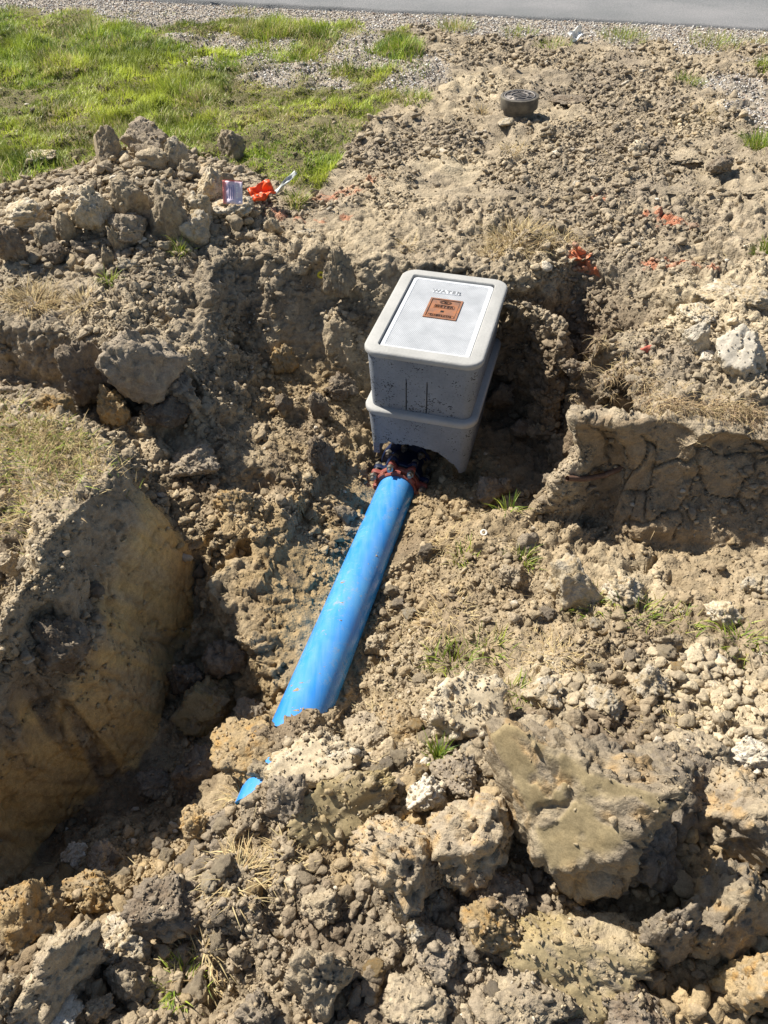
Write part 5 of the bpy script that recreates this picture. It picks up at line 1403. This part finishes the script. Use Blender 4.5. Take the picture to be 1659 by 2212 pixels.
teeth = [(box_me(.018, .026 + .004 * (i % 2), .034 - .014 * i, .043 - .014 * i, .0105, .0112, plain('flag_white', (.85, .85, .87), .6)), I4) for i in range(6)]
link('printing', join_mesh('printing', bars + teeth), fl)
def wire(pts, r, mat, name):
    cu = bpy.data.curves.new('w', 'CURVE'); cu.dimensions = '3D'; cu.bevel_depth = r; cu.bevel_resolution = 2
    sp = cu.splines.new('POLY'); sp.points.add(len(pts) - 1)
    for q, c in zip(sp.points, pts): q.co = (*c, 1)
    o = bpy.data.objects.new('w', cu); COL.objects.link(o); me = bpy.data.meshes.new_from_object(o.evaluated_get(bpy.context.evaluated_depsgraph_get())); bpy.data.objects.remove(o)
    me.name = name; me.materials.clear(); me.materials.append(mat); return me
M_OR = plain('orange_film', (.85, .10, .015), .45)
p, n_, d = hit(570, 440)
o = link('orange_flag', cloth('orange_flag', .13, .095, M_OR, amp=.02, seed=5)); o.location = (p[0], p[1] - .03, p[2] + .08); o.rotation_euler = (R(38), R(-14), R(22)); solidify(o)
tag(o, 'crumpled bright orange marking flag beside the pink one', 'marking flag')
p, n_, d = hit(617, 415)
me = cloth('tape', .17, .026, plain('grey_tape', (.55, .58, .55), .5), nx=18, ny=4, amp=.012, seed=8); o = link('torn_tape', me); o.location = (p[0], p[1], p[2] + .05); o.rotation_euler = (R(50), R(-38), R(15)); solidify(o)
tag(o, 'torn strip of whitish tape caught in the grass by the orange flag', 'tape strip')
p, n_, d = hit(1242, 90)
o = link('paper_scrap', cloth('paper_scrap', .11, .09, plain('white_paper', (.80, .79, .76), .6), amp=.025, seed=11)); o.location = (p[0], p[1], p[2] + .05); o.rotation_euler = (R(48), R(-20), R(10)); solidify(o)
tag(o, 'crumpled white scrap of paper on the verge', 'litter')
def torus_me(R0, r0, mat, name):
    th = np.linspace(0, 2 * np.pi, 36, endpoint=False); V = []
    rr = [np.column_stack([(R0 + r0 * math.cos(a)) * np.cos(th), (R0 + r0 * math.cos(a)) * np.sin(th), np.full(36, r0 * math.sin(a))]) for a in np.linspace(0, 2 * np.pi, 10, endpoint=False)]
    V, f = loft(rr, close=True); me = mesh_np(name, V, [f], mat, smooth=True); return me
p, n_, d = hit(1045, 1153); o = link('shell_ring', torus_me(.0105, .0042, plain('shell', (.75, .70, .62), .6), 'shell_ring')); o.location = (p[0], p[1], p[2] + .006); o.rotation_euler = (R(25), 0, 0); tag(o, 'small white ring shaped shell on the bench edge right of the coupling', 'shell')
p, n_, d = hit(512, 1108); o = link('shell_ring', torus_me(.0095, .004, plain('shell_grey', (.70, .66, .58), .6), 'shell_ring')); o.location = (p[0], p[1], p[2] + .006); o.rotation_euler = (R(30), 0, 0); tag(o, 'small pale ring shaped shell on the sunny slope left of the pit', 'shell')
p, n_, d = hit(693, 597); o = link('bottle_cap', torus_me(.013, .006, plain('yellow_plastic', (.70, .60, .04), .4), 'bottle_cap')); o.location = (p[0], p[1], p[2] + .008); o.rotation_euler = (R(40), 0, 0); tag(o, 'tiny yellow plastic ring on the rear pit edge', 'bottle cap')
me = rock_mesh('brick_chip', 1501, .024, 'tan', 3, mat=worn('red_brick', (.48, .12, .08), (.55, .2, .14), 60, .8)); p, n_, d = hit(1397, 757); o = link('brick_chip', me); o.location = (p[0], p[1], p[2] + .008); tag(o, 'small red brick chip on top of the right bank', 'brick chip')
for (a, b, sz, lb) in ((822, 1975, .030, 'thin white shell flake on the front heap'), (1095, 516, .022, 'tiny white flake behind the box'), (880, 255, .04, 'white stone at the edge of the lawn')):
    pass
# the old wood root in the corner of the right bank
wp = [hit(1228,1030)[0] + np.array((-.01, -.02, .01)), hit(1262,1032)[0] + np.array((0, -.02, .012)), hit(1300,1022)[0] + np.array((0, -.03, .015)), hit(1345,1010)[0]]
M_WOOD = worn('rotten_root', (.13, .07, .045), (.26, .16, .10), 45, .85)
o = link('tree_root', wire(wp, .011, M_WOOD, 'tree_root')); tag(o, 'dark broken root sticking out of the corner of the right bank', 'root')
# mud lumps stuck on the pipe
r = np.random.default_rng(77); mv, mf, mc, mo = [], [], [], [0]
MUD = [(645,1490,.017),(632,1510,.006),(640,1535,.012),(650,1530,.008),(640,1552,.016),(628,1556,.013),(655,1560,.009),(668,1548,.005),(742,1258,.011),(738,1302,.008),(733,1320,.009),(735,1340,.007),(700,1362,.008),(705,1370,.006),(812,1200,.008),(808,1225,.007),(795,1218,.004),(790,1235,.004),(850,1090,.004),(843,1082,.004),(858,1098,.005),(700,1440,.004),(690,1455,.005)]
pb = BVHTree.FromPolygons([tuple(v.co) for v in pipe.data.vertices], [tuple(q.vertices) for q in pipe.data.polygons])
k = 0
for a, b, sz in [(a_, b_, s_ * 1.35) for a_, b_, s_ in MUD]:
    for j in range(1 if sz < .006 else 5):
        dd = Vector(ray(a + r.normal() * sz * 350 * (j > 0), b + r.normal() * sz * 350 * (j > 0))).normalized()
        q_, n2, _, _ = pb.ray_cast(Vector((0, 0, CAM_Z)) - pipe.location, dd)
        if q_ is None: continue
        s_ = sz * (1 if j == 0 else r.uniform(.2, .5)); PV, PF = P2[int(r.integers(12, 24))]
        X = PV * s_ * np.array((1, 1, .7)); nn = np.array(n2)
        mv.append(X + np.array(q_) + nn * s_ * .4); mf.append(PF + mo[0]); mo[0] += len(PV); mc.append(np.tile(TAN * r.uniform(.8, 1.15), (len(PV), 1)))
mud = mesh_np('mud_crumbs', np.concatenate(mv), [np.concatenate(mf)], M_RUBBLE, np.concatenate(mc))
o = link('mud_crumbs', mud); o.location = pipe.location; tag(o, 'dried crumbs of mud stuck on top of the blue pipe', 'mud crumbs', kind='stuff')
